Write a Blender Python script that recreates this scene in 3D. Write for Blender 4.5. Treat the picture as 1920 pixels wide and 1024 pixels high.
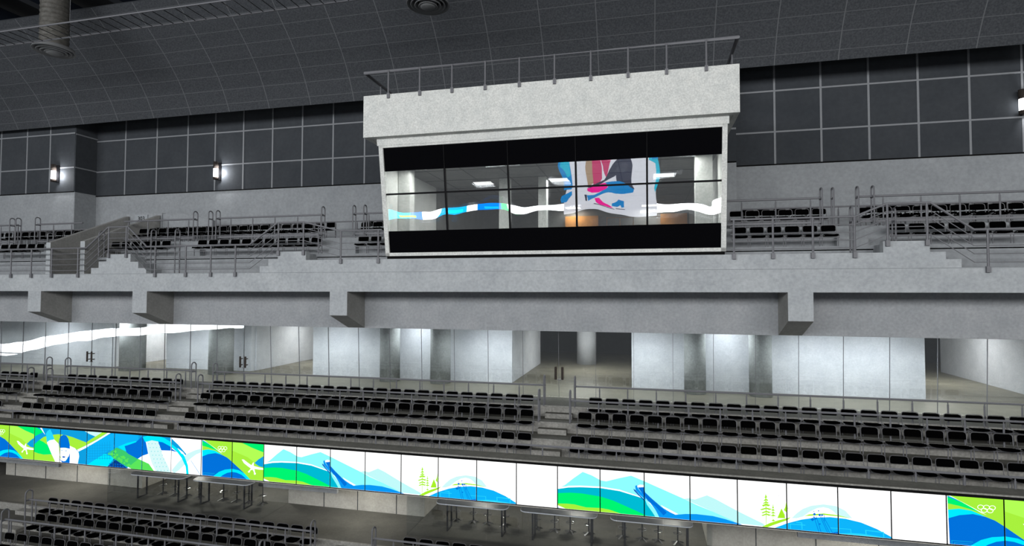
import bpy, math, random
from mathutils import Vector, Matrix
from mathutils.geometry import tessellate_polygon
for o in list(bpy.data.objects): bpy.data.objects.remove(o, do_unlink=True)
SC = bpy.context.scene
S = 1.3            # metres per drafting unit; every length below is in drafting units
random.seed(7)

# ---------------------------------------------------------------- camera
cam = bpy.data.cameras.new('camera'); camo = bpy.data.objects.new('camera', cam); SC.collection.objects.link(camo)
YAW = math.atan(250/1049.); PITCH = math.atan(35.5/1049.); ROLL = 0.0017
cam.sensor_fit = 'HORIZONTAL'; cam.sensor_width = 36.0; cam.lens = 36.0*1049./1920.; cam.clip_end = 500; cam.clip_start = .1
fw = Vector((-math.sin(YAW)*math.cos(PITCH), math.cos(YAW)*math.cos(PITCH), math.sin(PITCH)))
rt = Vector((math.cos(YAW), math.sin(YAW), 0)); up = rt.cross(fw)
r2 = rt*math.cos(ROLL)+up*math.sin(ROLL); u2 = -rt*math.sin(ROLL)+up*math.cos(ROLL)
camo.matrix_world = Matrix(((r2.x, u2.x, -fw.x, 0), (r2.y, u2.y, -fw.y, 0), (r2.z, u2.z, -fw.z, 0), (0, 0, 0, 1)))
SC.camera = camo
SC.view_settings.view_transform = 'Standard'; SC.view_settings.look = 'None'
SC.view_settings.exposure = 0.0; SC.view_settings.gamma = 1.0; SC.view_settings.use_curve_mapping = False

# ---------------------------------------------------------------- world and lights
w = bpy.data.worlds.new('arena_air'); SC.world = w; w.use_nodes = True
w.node_tree.nodes['Background'].inputs[0].default_value = (.93, .97, 1, 1)
w.node_tree.nodes['Background'].inputs[1].default_value = 0.13

def area(name, loc, target, sx, sy, power, col=(1, 1, 1)):
    l = bpy.data.lights.new(name, 'AREA'); l.shape = 'RECTANGLE'; l.size = sx*S; l.size_y = sy*S; l.energy = power; l.color = col
    o = bpy.data.objects.new(name, l); SC.collection.objects.link(o)
    o.location = Vector(loc)*S; d = Vector(target)*S-o.location
    o.rotation_euler = d.to_track_quat('-Z', 'Y').to_euler(); return o
area('arena_floodlight', (-34, -20, 9), (-14, 18, 0), 26, 7, 11500, (.96, .98, 1))
area('arena_floodlight', (-6, -22, 9), (-6, 18, 0), 26, 7, 10500, (.98, .99, 1))
area('arena_floodlight', (20, -18, 9), (4, 18, 0), 26, 7, 9500, (1, 1, .98))

# ---------------------------------------------------------------- materials
def lin(c):
    return tuple(((v/255.)/12.92 if v <= 10 else (((v/255.)+.055)/1.055)**2.4) for v in c)
def base_mat(name):
    m = bpy.data.materials.new(name); m.use_nodes = True; nt = m.node_tree
    return m, nt, nt.nodes['Principled BSDF']
def plain(name, col, rough=.6, metal=0., spec=.3):
    m, nt, b = base_mat(name)
    n = nt.nodes.new('ShaderNodeTexNoise'); n.inputs['Scale'].default_value = 9
    r = nt.nodes.new('ShaderNodeMapRange'); r.inputs[3].default_value = .92; r.inputs[4].default_value = 1.08
    tc = nt.nodes.new('ShaderNodeTexCoord'); nt.links.new(tc.outputs['Object'], n.inputs['Vector'])
    mx = nt.nodes.new('ShaderNodeVectorMath'); mx.operation = 'SCALE'; mx.inputs[0].default_value = col
    nt.links.new(n.outputs['Fac'], r.inputs[0]); nt.links.new(r.outputs[0], mx.inputs['Scale']); nt.links.new(mx.outputs[0], b.inputs['Base Color'])
    b.inputs['Roughness'].default_value = rough; b.inputs['Metallic'].default_value = metal
    b.inputs['Specular IOR Level'].default_value = spec
    return m
def concrete(name, c1, c2, scale=1.2, speck=.5, rough=.9):
    m, nt, b = base_mat(name); N = nt.nodes; L = nt.links
    tc = N.new('ShaderNodeTexCoord')
    n1 = N.new('ShaderNodeTexNoise'); n1.inputs['Scale'].default_value = scale; n1.inputs['Detail'].default_value = 6; n1.inputs['Roughness'].default_value = .65
    n2 = N.new('ShaderNodeTexNoise'); n2.inputs['Scale'].default_value = scale*9; n2.inputs['Detail'].default_value = 3
    L.new(tc.outputs['Object'], n1.inputs['Vector']); L.new(tc.outputs['Object'], n2.inputs['Vector'])
    r1 = N.new('ShaderNodeMapRange'); r1.inputs[1].default_value = .32; r1.inputs[2].default_value = .68; L.new(n1.outputs['Fac'], r1.inputs[0])
    mx = N.new('ShaderNodeMix'); mx.data_type = 'RGBA'; mx.inputs[6].default_value = (*c1, 1); mx.inputs[7].default_value = (*c2, 1); L.new(r1.outputs[0], mx.inputs[0])
    r2_ = N.new('ShaderNodeMapRange'); r2_.inputs[1].default_value = .3; r2_.inputs[2].default_value = .7
    r2_.inputs[3].default_value = 1-.22*speck; r2_.inputs[4].default_value = 1+.22*speck; L.new(n2.outputs['Fac'], r2_.inputs[0])
    vm = N.new('ShaderNodeVectorMath'); vm.operation = 'SCALE'; L.new(mx.outputs[2], vm.inputs[0]); L.new(r2_.outputs[0], vm.inputs['Scale'])
    L.new(vm.outputs[0], b.inputs['Base Color']); b.inputs['Roughness'].default_value = rough; b.inputs['Specular IOR Level'].default_value = .2
    return m
def sc(c, k): return tuple(v*k for v in c)
CONC = concrete('pale_concrete', (.33, .35, .368), (.40, .42, .435), 1.0, .45)
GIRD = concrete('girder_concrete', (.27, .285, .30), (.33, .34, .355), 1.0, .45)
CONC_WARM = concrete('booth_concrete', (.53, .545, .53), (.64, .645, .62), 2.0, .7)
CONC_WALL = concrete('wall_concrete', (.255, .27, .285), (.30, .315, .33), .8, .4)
CONC_SHADED = concrete('shaded_side_concrete', (.22, .22, .215), (.28, .28, .27), 1.2, .4)  # concrete darkened to paint shade on side faces
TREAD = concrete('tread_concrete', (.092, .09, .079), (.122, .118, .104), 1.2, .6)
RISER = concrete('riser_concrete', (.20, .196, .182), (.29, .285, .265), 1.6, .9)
FLOOR_IN = concrete('concourse_floor', (.165, .155, .12), (.22, .207, .16), 1.5, .5, .45)
FLOOR_LOW = concrete('lower_concourse_floor', (.075, .074, .067), (.105, .102, .092), 1.2, .4, .7)
WALL_IN = concrete('white_plaster', (.56, .58, .62), (.66, .68, .71), 1.6, .3)
WALL_LOW = concrete('lower_wall_plaster', (.33, .32, .29), (.40, .39, .355), 1.6, .4)
COLUMN = concrete('column_concrete', (.25, .265, .265), (.35, .365, .36), 1.4, .6)
PANEL = concrete('dark_acoustic_panel', (.038, .043, .05), (.050, .055, .062), .6, .3)
JOINT = plain('panel_joint', (.21, .22, .235), .6)
METAL = plain('grey_painted_metal', (.145, .147, .16), .5, .1)
METAL_D = plain('dark_metal', (.035, .036, .04), .45, .4)
CHROME = plain('chrome', (.62, .63, .66), .22, .9)
SEATM = plain('black_upholstery', (.0012, .0012, .0013), .95, 0, 0)
FRAMEM = plain('seat_frame_metal', (.14, .14, .147), .45, .35)
BLACK = plain('black_glass_panel', (.0028, .0028, .0035), .8, 0, 0)
BLACKM = plain('black_mullion', (.004, .004, .005), .6, 0, .1)
DARKGAP = plain('dark_recess', (.008, .008, .008), .9, 0, 0)
TABLEM = plain('grey_table_laminate', (.18, .19, .21), .35)
TABLE_E = plain('pale_table_edge', (.86, .88, .96), .4)
WOOD = concrete('orange_wood', (.36, .15, .035), (.46, .20, .05), 3, .5)
HANDLE = concrete('bronze_handle', (.022, .018, .016), (.05, .04, .035), 20, .8)
ROOFD = plain('black_roof_deck', (.012, .013, .015), .7)
ROOFB = plain('blue_black_steel', (.010, .014, .024), .5)
PURLIN = plain('grey_purlin', (.16, .16, .165), .5)
SIGNM = plain('pale_sign', (.30, .32, .34), .6)
def emit(name, col, st=1.0):
    m = bpy.data.materials.new(name); m.use_nodes = True; nt = m.node_tree; nt.nodes.clear()
    e = nt.nodes.new('ShaderNodeEmission'); e.inputs[0].default_value = (*col, 1); e.inputs[1].default_value = st
    o = nt.nodes.new('ShaderNodeOutputMaterial'); nt.links.new(e.outputs[0], o.inputs[0]); return m
def glass(name, refl, tint, wave=.02, wscale=.35, rough=0.):
    m = bpy.data.materials.new(name); m.use_nodes = True; nt = m.node_tree; nt.nodes.clear(); N = nt.nodes; L = nt.links
    t = N.new('ShaderNodeBsdfTransparent'); t.inputs[0].default_value = (*tint, 1)
    g = N.new('ShaderNodeBsdfGlossy'); g.inputs['Roughness'].default_value = rough; g.inputs[0].default_value = (.95, .97, 1, 1)
    mx = N.new('ShaderNodeMixShader'); mx.inputs[0].default_value = refl
    tc = N.new('ShaderNodeTexCoord'); n = N.new('ShaderNodeTexNoise'); n.inputs['Scale'].default_value = wscale; n.inputs['Detail'].default_value = 1
    L.new(tc.outputs['Object'], n.inputs['Vector'])
    b = N.new('ShaderNodeBump'); b.inputs['Strength'].default_value = 1; b.inputs['Distance'].default_value = wave
    L.new(n.outputs['Fac'], b.inputs['Height']); L.new(b.outputs[0], g.inputs['Normal'])
    o = N.new('ShaderNodeOutputMaterial'); L.new(t.outputs[0], mx.inputs[1]); L.new(g.outputs[0], mx.inputs[2]); L.new(mx.outputs[0], o.inputs[0])
    return m
GLASS_MID = glass('concourse_glass', .15, (.93, .95, .95), .008, .45)
GLASS_BOOTH = glass('booth_glass', .3, (.85, .86, .85), .019, .5)
GLASS_LOW = glass('lower_glass', .09, (.95, .96, .96), .02, .5)
LAMP = emit('lamp_white', (1, 1, 1), 2.5)
SCONCE = emit('sconce_white', (1, 1, 1), 6)

# ceiling: dark tiles with thin paler joints laid out by UV (1 uv unit = 1 tile)
def tile_mat():
    m, nt, b = base_mat('dark_ceiling_tiles'); N = nt.nodes; L = nt.links
    uv = N.new('ShaderNodeUVMap'); sep = N.new('ShaderNodeSeparateXYZ'); L.new(uv.outputs[0], sep.inputs[0])
    outs = []
    for ax, wdt in ((0, .016), (1, .028)):
        fr = N.new('ShaderNodeMath'); fr.operation = 'FRACT'; L.new(sep.outputs[ax], fr.inputs[0])
        lt = N.new('ShaderNodeMath'); lt.operation = 'LESS_THAN'; L.new(fr.outputs[0], lt.inputs[0]); lt.inputs[1].default_value = wdt; outs.append(lt)
    mxm = N.new('ShaderNodeMath'); mxm.operation = 'MAXIMUM'; L.new(outs[0].outputs[0], mxm.inputs[0]); L.new(outs[1].outputs[0], mxm.inputs[1])
    tc = N.new('ShaderNodeTexCoord'); n = N.new('ShaderNodeTexNoise'); n.inputs['Scale'].default_value = 14; n.inputs['Detail'].default_value = 4
    L.new(tc.outputs['Object'], n.inputs['Vector'])
    r = N.new('ShaderNodeMapRange'); r.inputs[1].default_value = .35; r.inputs[2].default_value = .65; L.new(n.outputs['Fac'], r.inputs[0])
    c = N.new('ShaderNodeMix'); c.data_type = 'RGBA'; c.inputs[6].default_value = (.042, .046, .052, 1); c.inputs[7].default_value = (.066, .070, .077, 1); L.new(r.outputs[0], c.inputs[0])
    m2 = N.new('ShaderNodeMix'); m2.data_type = 'RGBA'; m2.inputs[7].default_value = (.115, .12, .128, 1); L.new(mxm.outputs[0], m2.inputs[0]); L.new(c.outputs[2], m2.inputs[6])
    L.new(m2.outputs[2], b.inputs['Base Color']); b.inputs['Roughness'].default_value = .85; b.inputs['Specular IOR Level'].default_value = .1
    return m
TILES = tile_mat()

# ---------------------------------------------------------------- mesh helpers
class MB:
    def __init__(s): s.v = []; s.f = []; s.m = []
    def add(s, vs, fs, m=0):
        b = len(s.v); s.v += [tuple(v) for v in vs]; s.f += [tuple(b+i for i in f) for f in fs]; s.m += [m]*len(fs); return s
    def box(s, x0, x1, y0, y1, z0, z1, m=0):
        v = [(x, y, z) for x in (x0, x1) for y in (y0, y1) for z in (z0, z1)]
        return s.add(v, [(0, 1, 3, 2), (4, 6, 7, 5), (0, 4, 5, 1), (2, 3, 7, 6), (0, 2, 6, 4), (1, 5, 7, 3)], m)
    def prism(s, poly, a0, a1, axis='y', m=0):
        n = len(poly)
        def P(p, a): return (p[0], a, p[1]) if axis == 'y' else ((a, p[0], p[1]) if axis == 'x' else (p[0], p[1], a))
        v = [P(p, a0) for p in poly]+[P(p, a1) for p in poly]
        tris = tessellate_polygon([[Vector((p[0], p[1], 0)) for p in poly]])
        fs = [tuple(t) for t in tris]+[tuple(n+i for i in reversed(t)) for t in tris]
        fs += [(i, (i+1) % n, n+(i+1) % n, n+i) for i in range(n)]
        return s.add(v, fs, m)
    def tube(s, path, r, n=6, m=0, closed=False):
        P = [Vector(p) for p in path]; k = len(P); rings = []
        pn = None
        for i in range(k):
            a = P[i-1] if (i or closed) else P[i]; b = P[(i+1) % k] if (i < k-1 or closed) else P[i]
            d1 = (P[i]-a); d2 = (b-P[i]); d = (d1.normalized() if d1.length > 1e-6 else Vector())+(d2.normalized() if d2.length > 1e-6 else Vector())
            d.normalize()
            if pn is None:
                ref = Vector((0, 0, 1)) if abs(d.z) < .9 else Vector((0, 1, 0))
                pn = d.cross(ref).normalized()
            else:
                pn = (pn-d*pn.dot(d)).normalized()
            q = d.cross(pn)
            cs = d1.normalized().dot(d) if d1.length > 1e-6 else 1
            rings.append([P[i]+(pn*math.cos(2*math.pi*(j+.5)/n)+q*math.sin(2*math.pi*(j+.5)/n))*r/max(cs, .5) for j in range(n)])
        v = [p for rg in rings for p in rg]; fs = []
        for i in range(k if closed else k-1):
            for j in range(n):
                a = i*n+j; b = i*n+(j+1) % n; c = ((i+1) % k)*n+(j+1) % n; d = ((i+1) % k)*n+j
                fs.append((a, b, c, d))
        if not closed: fs += [tuple(range(n-1, -1, -1)), tuple((k-1)*n+j for j in range(n))]
        return s.add(v, fs, m)
    def lathe(s, prof, cx=0, cy=0, n=20, m=0):
        v = []; fs = []
        for r, z in prof: v += [(cx+r*math.cos(2*math.pi*j/n), cy+r*math.sin(2*math.pi*j/n), z) for j in range(n)]
        for i in range(len(prof)-1):
            for j in range(n): fs.append((i*n+j, i*n+(j+1) % n, (i+1)*n+(j+1) % n, (i+1)*n+j))
        if prof[0][0] > 1e-4: fs.append(tuple(range(n-1, -1, -1)))
        if prof[-1][0] > 1e-4: fs.append(tuple((len(prof)-1)*n+j for j in range(n)))
        return s.add(v, fs, m)
    def build(s, name, mats, parent=None, org=(0, 0, 0), smooth=False, bevel=0):
        if not isinstance(mats, (list, tuple)): mats = [mats]
        me = bpy.data.meshes.new(name)
        po = parent['_org'] if parent is not None else None
        o_ = Vector(org) if parent is None else Vector(po)
        me.from_pydata([tuple((Vector(v)-o_)*S) for v in s.v], [], s.f)
        for m in mats: me.materials.append(m)
        me.polygons.foreach_set('material_index', s.m); me.validate(); me.update()
        if smooth:
            for p in me.polygons: p.use_smooth = True
        o = bpy.data.objects.new(name, me); SC.collection.objects.link(o)
        if parent is not None:
            o.parent = parent; o['_org'] = list(o_)
        else:
            o.location = o_*S; o['_org'] = list(o_)
        if bevel:
            b = o.modifiers.new('bevel', 'BEVEL'); b.width = bevel*S; b.segments = 2; b.limit_method = 'ANGLE'
        return o
def tag(o, label=None, cat=None, group=None, kind=None):
    if label: o['label'] = label
    if cat: o['category'] = cat
    if group: o['group'] = group
    if kind: o['kind'] = kind
    return o
def empty(name, org, label, cat, group=None):
    o = bpy.data.objects.new(name, None); SC.collection.objects.link(o); o.location = Vector(org)*S; o['_org'] = list(org)
    o.empty_display_size = .1
    return tag(o, label, cat, group)
def struct(mb, name, mats, **k):
    return tag(mb.build(name, mats, **k), kind='structure')
ORD = ['', 'first', 'second', 'third', 'fourth', 'fifth', 'sixth', 'seventh', 'eighth', 'ninth', 'tenth', 'eleventh', 'twelfth', 'thirteenth', 'fourteenth', 'fifteenth', 'sixteenth',
       'seventeenth', 'eighteenth', 'nineteenth', 'twentieth', 'twenty-first', 'twenty-second', 'twenty-third', 'twenty-fourth', 'twenty-fifth', 'twenty-sixth', 'twenty-seventh', 'twenty-eighth', 'twenty-ninth', 'thirtieth']
def pix(p):
    p = Vector(p); z = p.dot(fw)
    return (960+1049*p.dot(r2)/z, 512-1049*p.dot(u2)/z) if z > .1 else (-999, -999)
def seen(p, m=12):          # leaves out repeats the photograph shows nothing of
    x, y = pix(p); return -m < x < 1920+m and -m < y < 1024+m
XL, XR = -36., 17.          # how far the stands are modelled left and right

# ---------------------------------------------------------------- artwork outlines of the lit panels: (colour, [(panels from the left, height)])
ART_MOUNTAIN=[('paleaqua',[(0.169,0.551),(0.383,0.734),(0.597,0.898),(0.814,0.83),(1.017,0.733),(1.142,0.72),(1.439,0.817),(1.709,0.895),(2.004,0.791),(2.44,0.627),(2.871,0.465),(3.131,0.356),(3.482,0.235),(3.921,0.07),(4.058,0.008),(3.136,-0.038),(2.686,0.092),(1.936,0.383),(1.444,0.51),(0.994,0.577),(0.438,0.548),(0.079,0.511)]),
('mist',[(2.871,0.465),(2.977,0.49),(3.106,0.472),(3.362,0.587),(3.549,0.516),(3.998,0.298),(4.283,0.174),(4.531,0.069),(4.554,0.015),(3.921,0.028),(3.921,0.07),(3.482,0.235),(3.131,0.367)]),
('white',[(0.003,0.449),(0.259,0.546),(0.539,0.573),(1.006,0.588),(1.443,0.554),(1.911,0.436),(2.01,0.345),(1.692,0.408),(1.008,0.511),(0.541,0.499),(0.004,0.404)]),
('teal',[(0.003,0.449),(0.259,0.506),(0.54,0.537),(1.007,0.555),(1.443,0.521),(1.912,0.414),(2.022,0.368),(2.305,0),(2.329,-0.063),(0.013,-0.077)]),
('green',[(0.005,0.353),(0.313,0.389),(0.568,0.394),(1.01,0.357),(1.298,0.29),(1.547,0.2),(1.843,0.093),(2.088,-0.007),(2.089,-0.083),(0.013,-0.077)]),
('lime',[(0.009,0.106),(0.215,0.122),(0.394,0.121),(0.675,0.076),(1.015,0.092),(1.202,0.074),(1.501,-0.001),(1.502,-0.066),(0.013,-0.077)]),
('white',[(0.01,0.068),(0.217,-0.005),(0.167,-0.031),(0.011,0.023)]),
('skyblue',[(0.011,0.023),(0.128,-0.028),(0.116,-0.069),(0.013,-0.077)]),
('paleaqua',[(2.022,0.368),(2.132,0.289),(2.255,0.147),(2.333,-0.002),(2.334,-0.062),(2.286,-0.066),(2.183,0.098),(2.06,0.262)]),
('white',[(2.361,0.286),(2.566,0.194),(2.745,0.112),(2.674,0.091),(2.47,0.165)]),
('azure',[(2.019,0.542),(2.13,0.441),(2.373,0.243),(2.566,0.14),(2.686,0.092),(2.899,0.131),(3.134,0.15),(3.483,0.14),(3.737,0.097),(4.058,0.019),(4.172,-0.034),(2.426,-0.098),(2.333,-0.002),(2.255,0.147),(2.132,0.311),(2.021,0.433)]),
('white',[(1.835,0.67),(1.907,0.708),(2.005,0.704),(2.006,0.649),(1.86,0.639)]),
('cobalt',[(1.86,0.639),(2.001,0.66),(2.019,0.542),(2.13,0.441),(2.325,0.283),(2.495,0.124),(2.424,0.053),(2.253,0.234),(2.083,0.351),(1.984,0.474)]),
('azure',[(1.798,0.667),(1.839,0.692),(1.86,0.617),(1.934,0.535),(2.033,0.434),(2.034,0.369),(1.911,0.468),(1.812,0.57)]),
('navyblue',[(1.757,0.599),(1.799,0.58),(1.911,0.457),(2.01,0.367),(1.998,0.344),(1.887,0.445),(1.775,0.556)]),
('ice',[(5.093,0.246),(5.195,0.36),(5.317,0.466),(5.479,0.546),(5.721,0.599),(5.961,0.583),(6.14,0.502),(6.269,0.352),(6.141,0.36),(5.982,0.395),(5.901,0.474),(5.821,0.519),(5.721,0.536),(5.6,0.507),(5.439,0.408),(5.318,0.302),(5.195,0.254)]),
('limeline',[(4.473,-0.01),(4.66,0.103),(4.826,0.175),(5.001,0.238),(5.072,0.263),(5.011,0.196),(4.723,0.06),(4.578,-0.015)]),
('limeline',[(5.338,0.314),(5.439,0.36),(5.722,0.406),(6.002,0.393),(6.269,0.342),(6.002,0.37),(5.722,0.374),(5.439,0.328)]),
('bright',[(4.744,-0),(5.001,0.128),(5.277,0.232),(5.561,0.303),(5.842,0.34),(6.141,0.332),(6.436,0.281),(6.729,0.174),(6.99,0.038),(7.077,-0.057),(5.844,-0.073),(4.745,-0.055)]),
('cyan2',[(6.003,0.007),(6.241,0.043),(6.437,0.049),(6.73,0.028),(6.942,-0.004),(6.981,-0.066),(6.003,-0.059)]),
('cyan2',[(5.843,0.117),(6.24,0.126),(6.245,0.038),(6.233,0.037),(6.226,0.116),(5.843,0.105)]),
('cyan2',[(6.505,0.136),(6.855,0.129),(6.861,0.017),(6.842,0.015),(6.836,0.108),(6.527,0.119),(6.535,0.007),(6.516,0.005)]),
('cyan2',[(5.053,0.126),(5.359,0.129),(5.359,0.114),(5.069,0.112),(5.074,0.013),(5.058,0.011)]),
('cyan2',[(5.175,0.175),(5.298,0.174),(5.303,0.032),(5.287,0.031),(5.282,0.157),(5.176,0.16)]),
('cobalt',[(5.844,0.003),(5.923,0.029),(6.001,0.045),(6.001,-0.059),(5.824,-0.056)]),
('cobalt',[(5.531,0.301),(5.541,0.302),(5.633,-0.016),(5.623,-0.016)]),
('cobalt',[(5.571,0.333),(5.581,0.334),(5.673,-0.012),(5.663,-0.013)]),
('cobalt',[(5.631,0.376),(5.641,0.377),(5.798,-0.001),(5.788,-0.002)]),
('cobalt',[(5.661,0.369),(5.671,0.37),(5.834,0.002),(5.824,0.001)]),
('cobalt',[(5.722,0.316),(5.732,0.317),(5.893,0.007),(5.884,0.006)]),
('cobalt',[(5.722,0.383),(5.732,0.384),(5.738,0.241),(5.728,0.241)]),
('cobalt',[(5.518,0.43),(5.53,0.442),(5.542,0.432),(5.53,0.419)]),
('cobalt',[(5.605,0.452),(5.621,0.469),(5.637,0.455),(5.621,0.438)]),
('cobalt',[(5.508,0.372),(5.54,0.405),(5.573,0.377),(5.54,0.344)]),
('cobalt',[(5.611,0.365),(5.641,0.396),(5.671,0.37),(5.641,0.338)]),
('cobalt',[(5.46,0.257),(5.5,0.298),(5.541,0.263),(5.501,0.222)]),
('cobalt',[(5.533,0.282),(5.561,0.311),(5.589,0.286),(5.561,0.257)]),
('cobalt',[(5.622,0.174),(5.642,0.195),(5.662,0.178),(5.642,0.157)]),
('cobalt',[(5.667,0.369),(5.691,0.394),(5.716,0.373),(5.692,0.348)]),
('cobalt',[(5.51,0.309),(5.53,0.329),(5.551,0.312),(5.531,0.291)]),
('limeline',[(4.568,0.709),(4.589,0.71),(4.586,-0),(4.578,-0.001)]),
('limeline',[(4.552,0.649),(4.581,0.694),(4.61,0.661),(4.596,0.641),(4.581,0.663),(4.561,0.632)]),
('limeline',[(4.532,0.579),(4.581,0.626),(4.632,0.595),(4.607,0.573),(4.582,0.595),(4.547,0.563)]),
('limeline',[(4.52,0.52),(4.582,0.567),(4.645,0.537),(4.614,0.515),(4.582,0.536),(4.538,0.504)]),
('limeline',[(4.507,0.46),(4.582,0.509),(4.658,0.48),(4.62,0.457),(4.583,0.478),(4.53,0.445)]),
('limeline',[(4.454,0.378),(4.583,0.431),(4.712,0.406),(4.648,0.382),(4.583,0.4),(4.493,0.364)]),
('limeline',[(4.483,0.312),(4.583,0.363),(4.684,0.336),(4.634,0.313),(4.584,0.332),(4.514,0.297)]),
('limeline',[(4.48,0.253),(4.584,0.305),(4.688,0.278),(4.636,0.255),(4.584,0.274),(4.511,0.239)]),
('limeline',[(4.491,0.469),(4.582,0.519),(4.674,0.491),(4.628,0.468),(4.582,0.488),(4.518,0.453)]),
('limeline',[(4.716,0.506),(4.728,0.507),(4.727,0.099),(4.721,0.098)]),
('limeline',[(4.697,0.436),(4.722,0.473),(4.747,0.44),(4.722,0.43)]),
('limeline',[(4.681,0.377),(4.722,0.415),(4.764,0.383),(4.723,0.372)]),
('limeline',[(4.673,0.318),(4.723,0.357),(4.773,0.326),(4.723,0.314)]),
('limeline',[(4.665,0.259),(4.723,0.299),(4.782,0.268),(4.724,0.256)]),
('limeline',[(4.683,0.154),(4.724,0.192),(4.766,0.16),(4.724,0.149)]),
('limeline',[(4.89,0.442),(4.953,0.311),(4.96,0.235),(4.805,0.226),(4.835,0.302)]),
('limeline',[(4.996,0.644),(5.022,0.452),(5.01,0.374),(4.998,0.354),(4.938,0.407),(4.968,0.487)]),
('mist2',[(4.806,0.687),(4.832,0.713),(4.88,0.741),(4.839,0.702)])]
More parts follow.
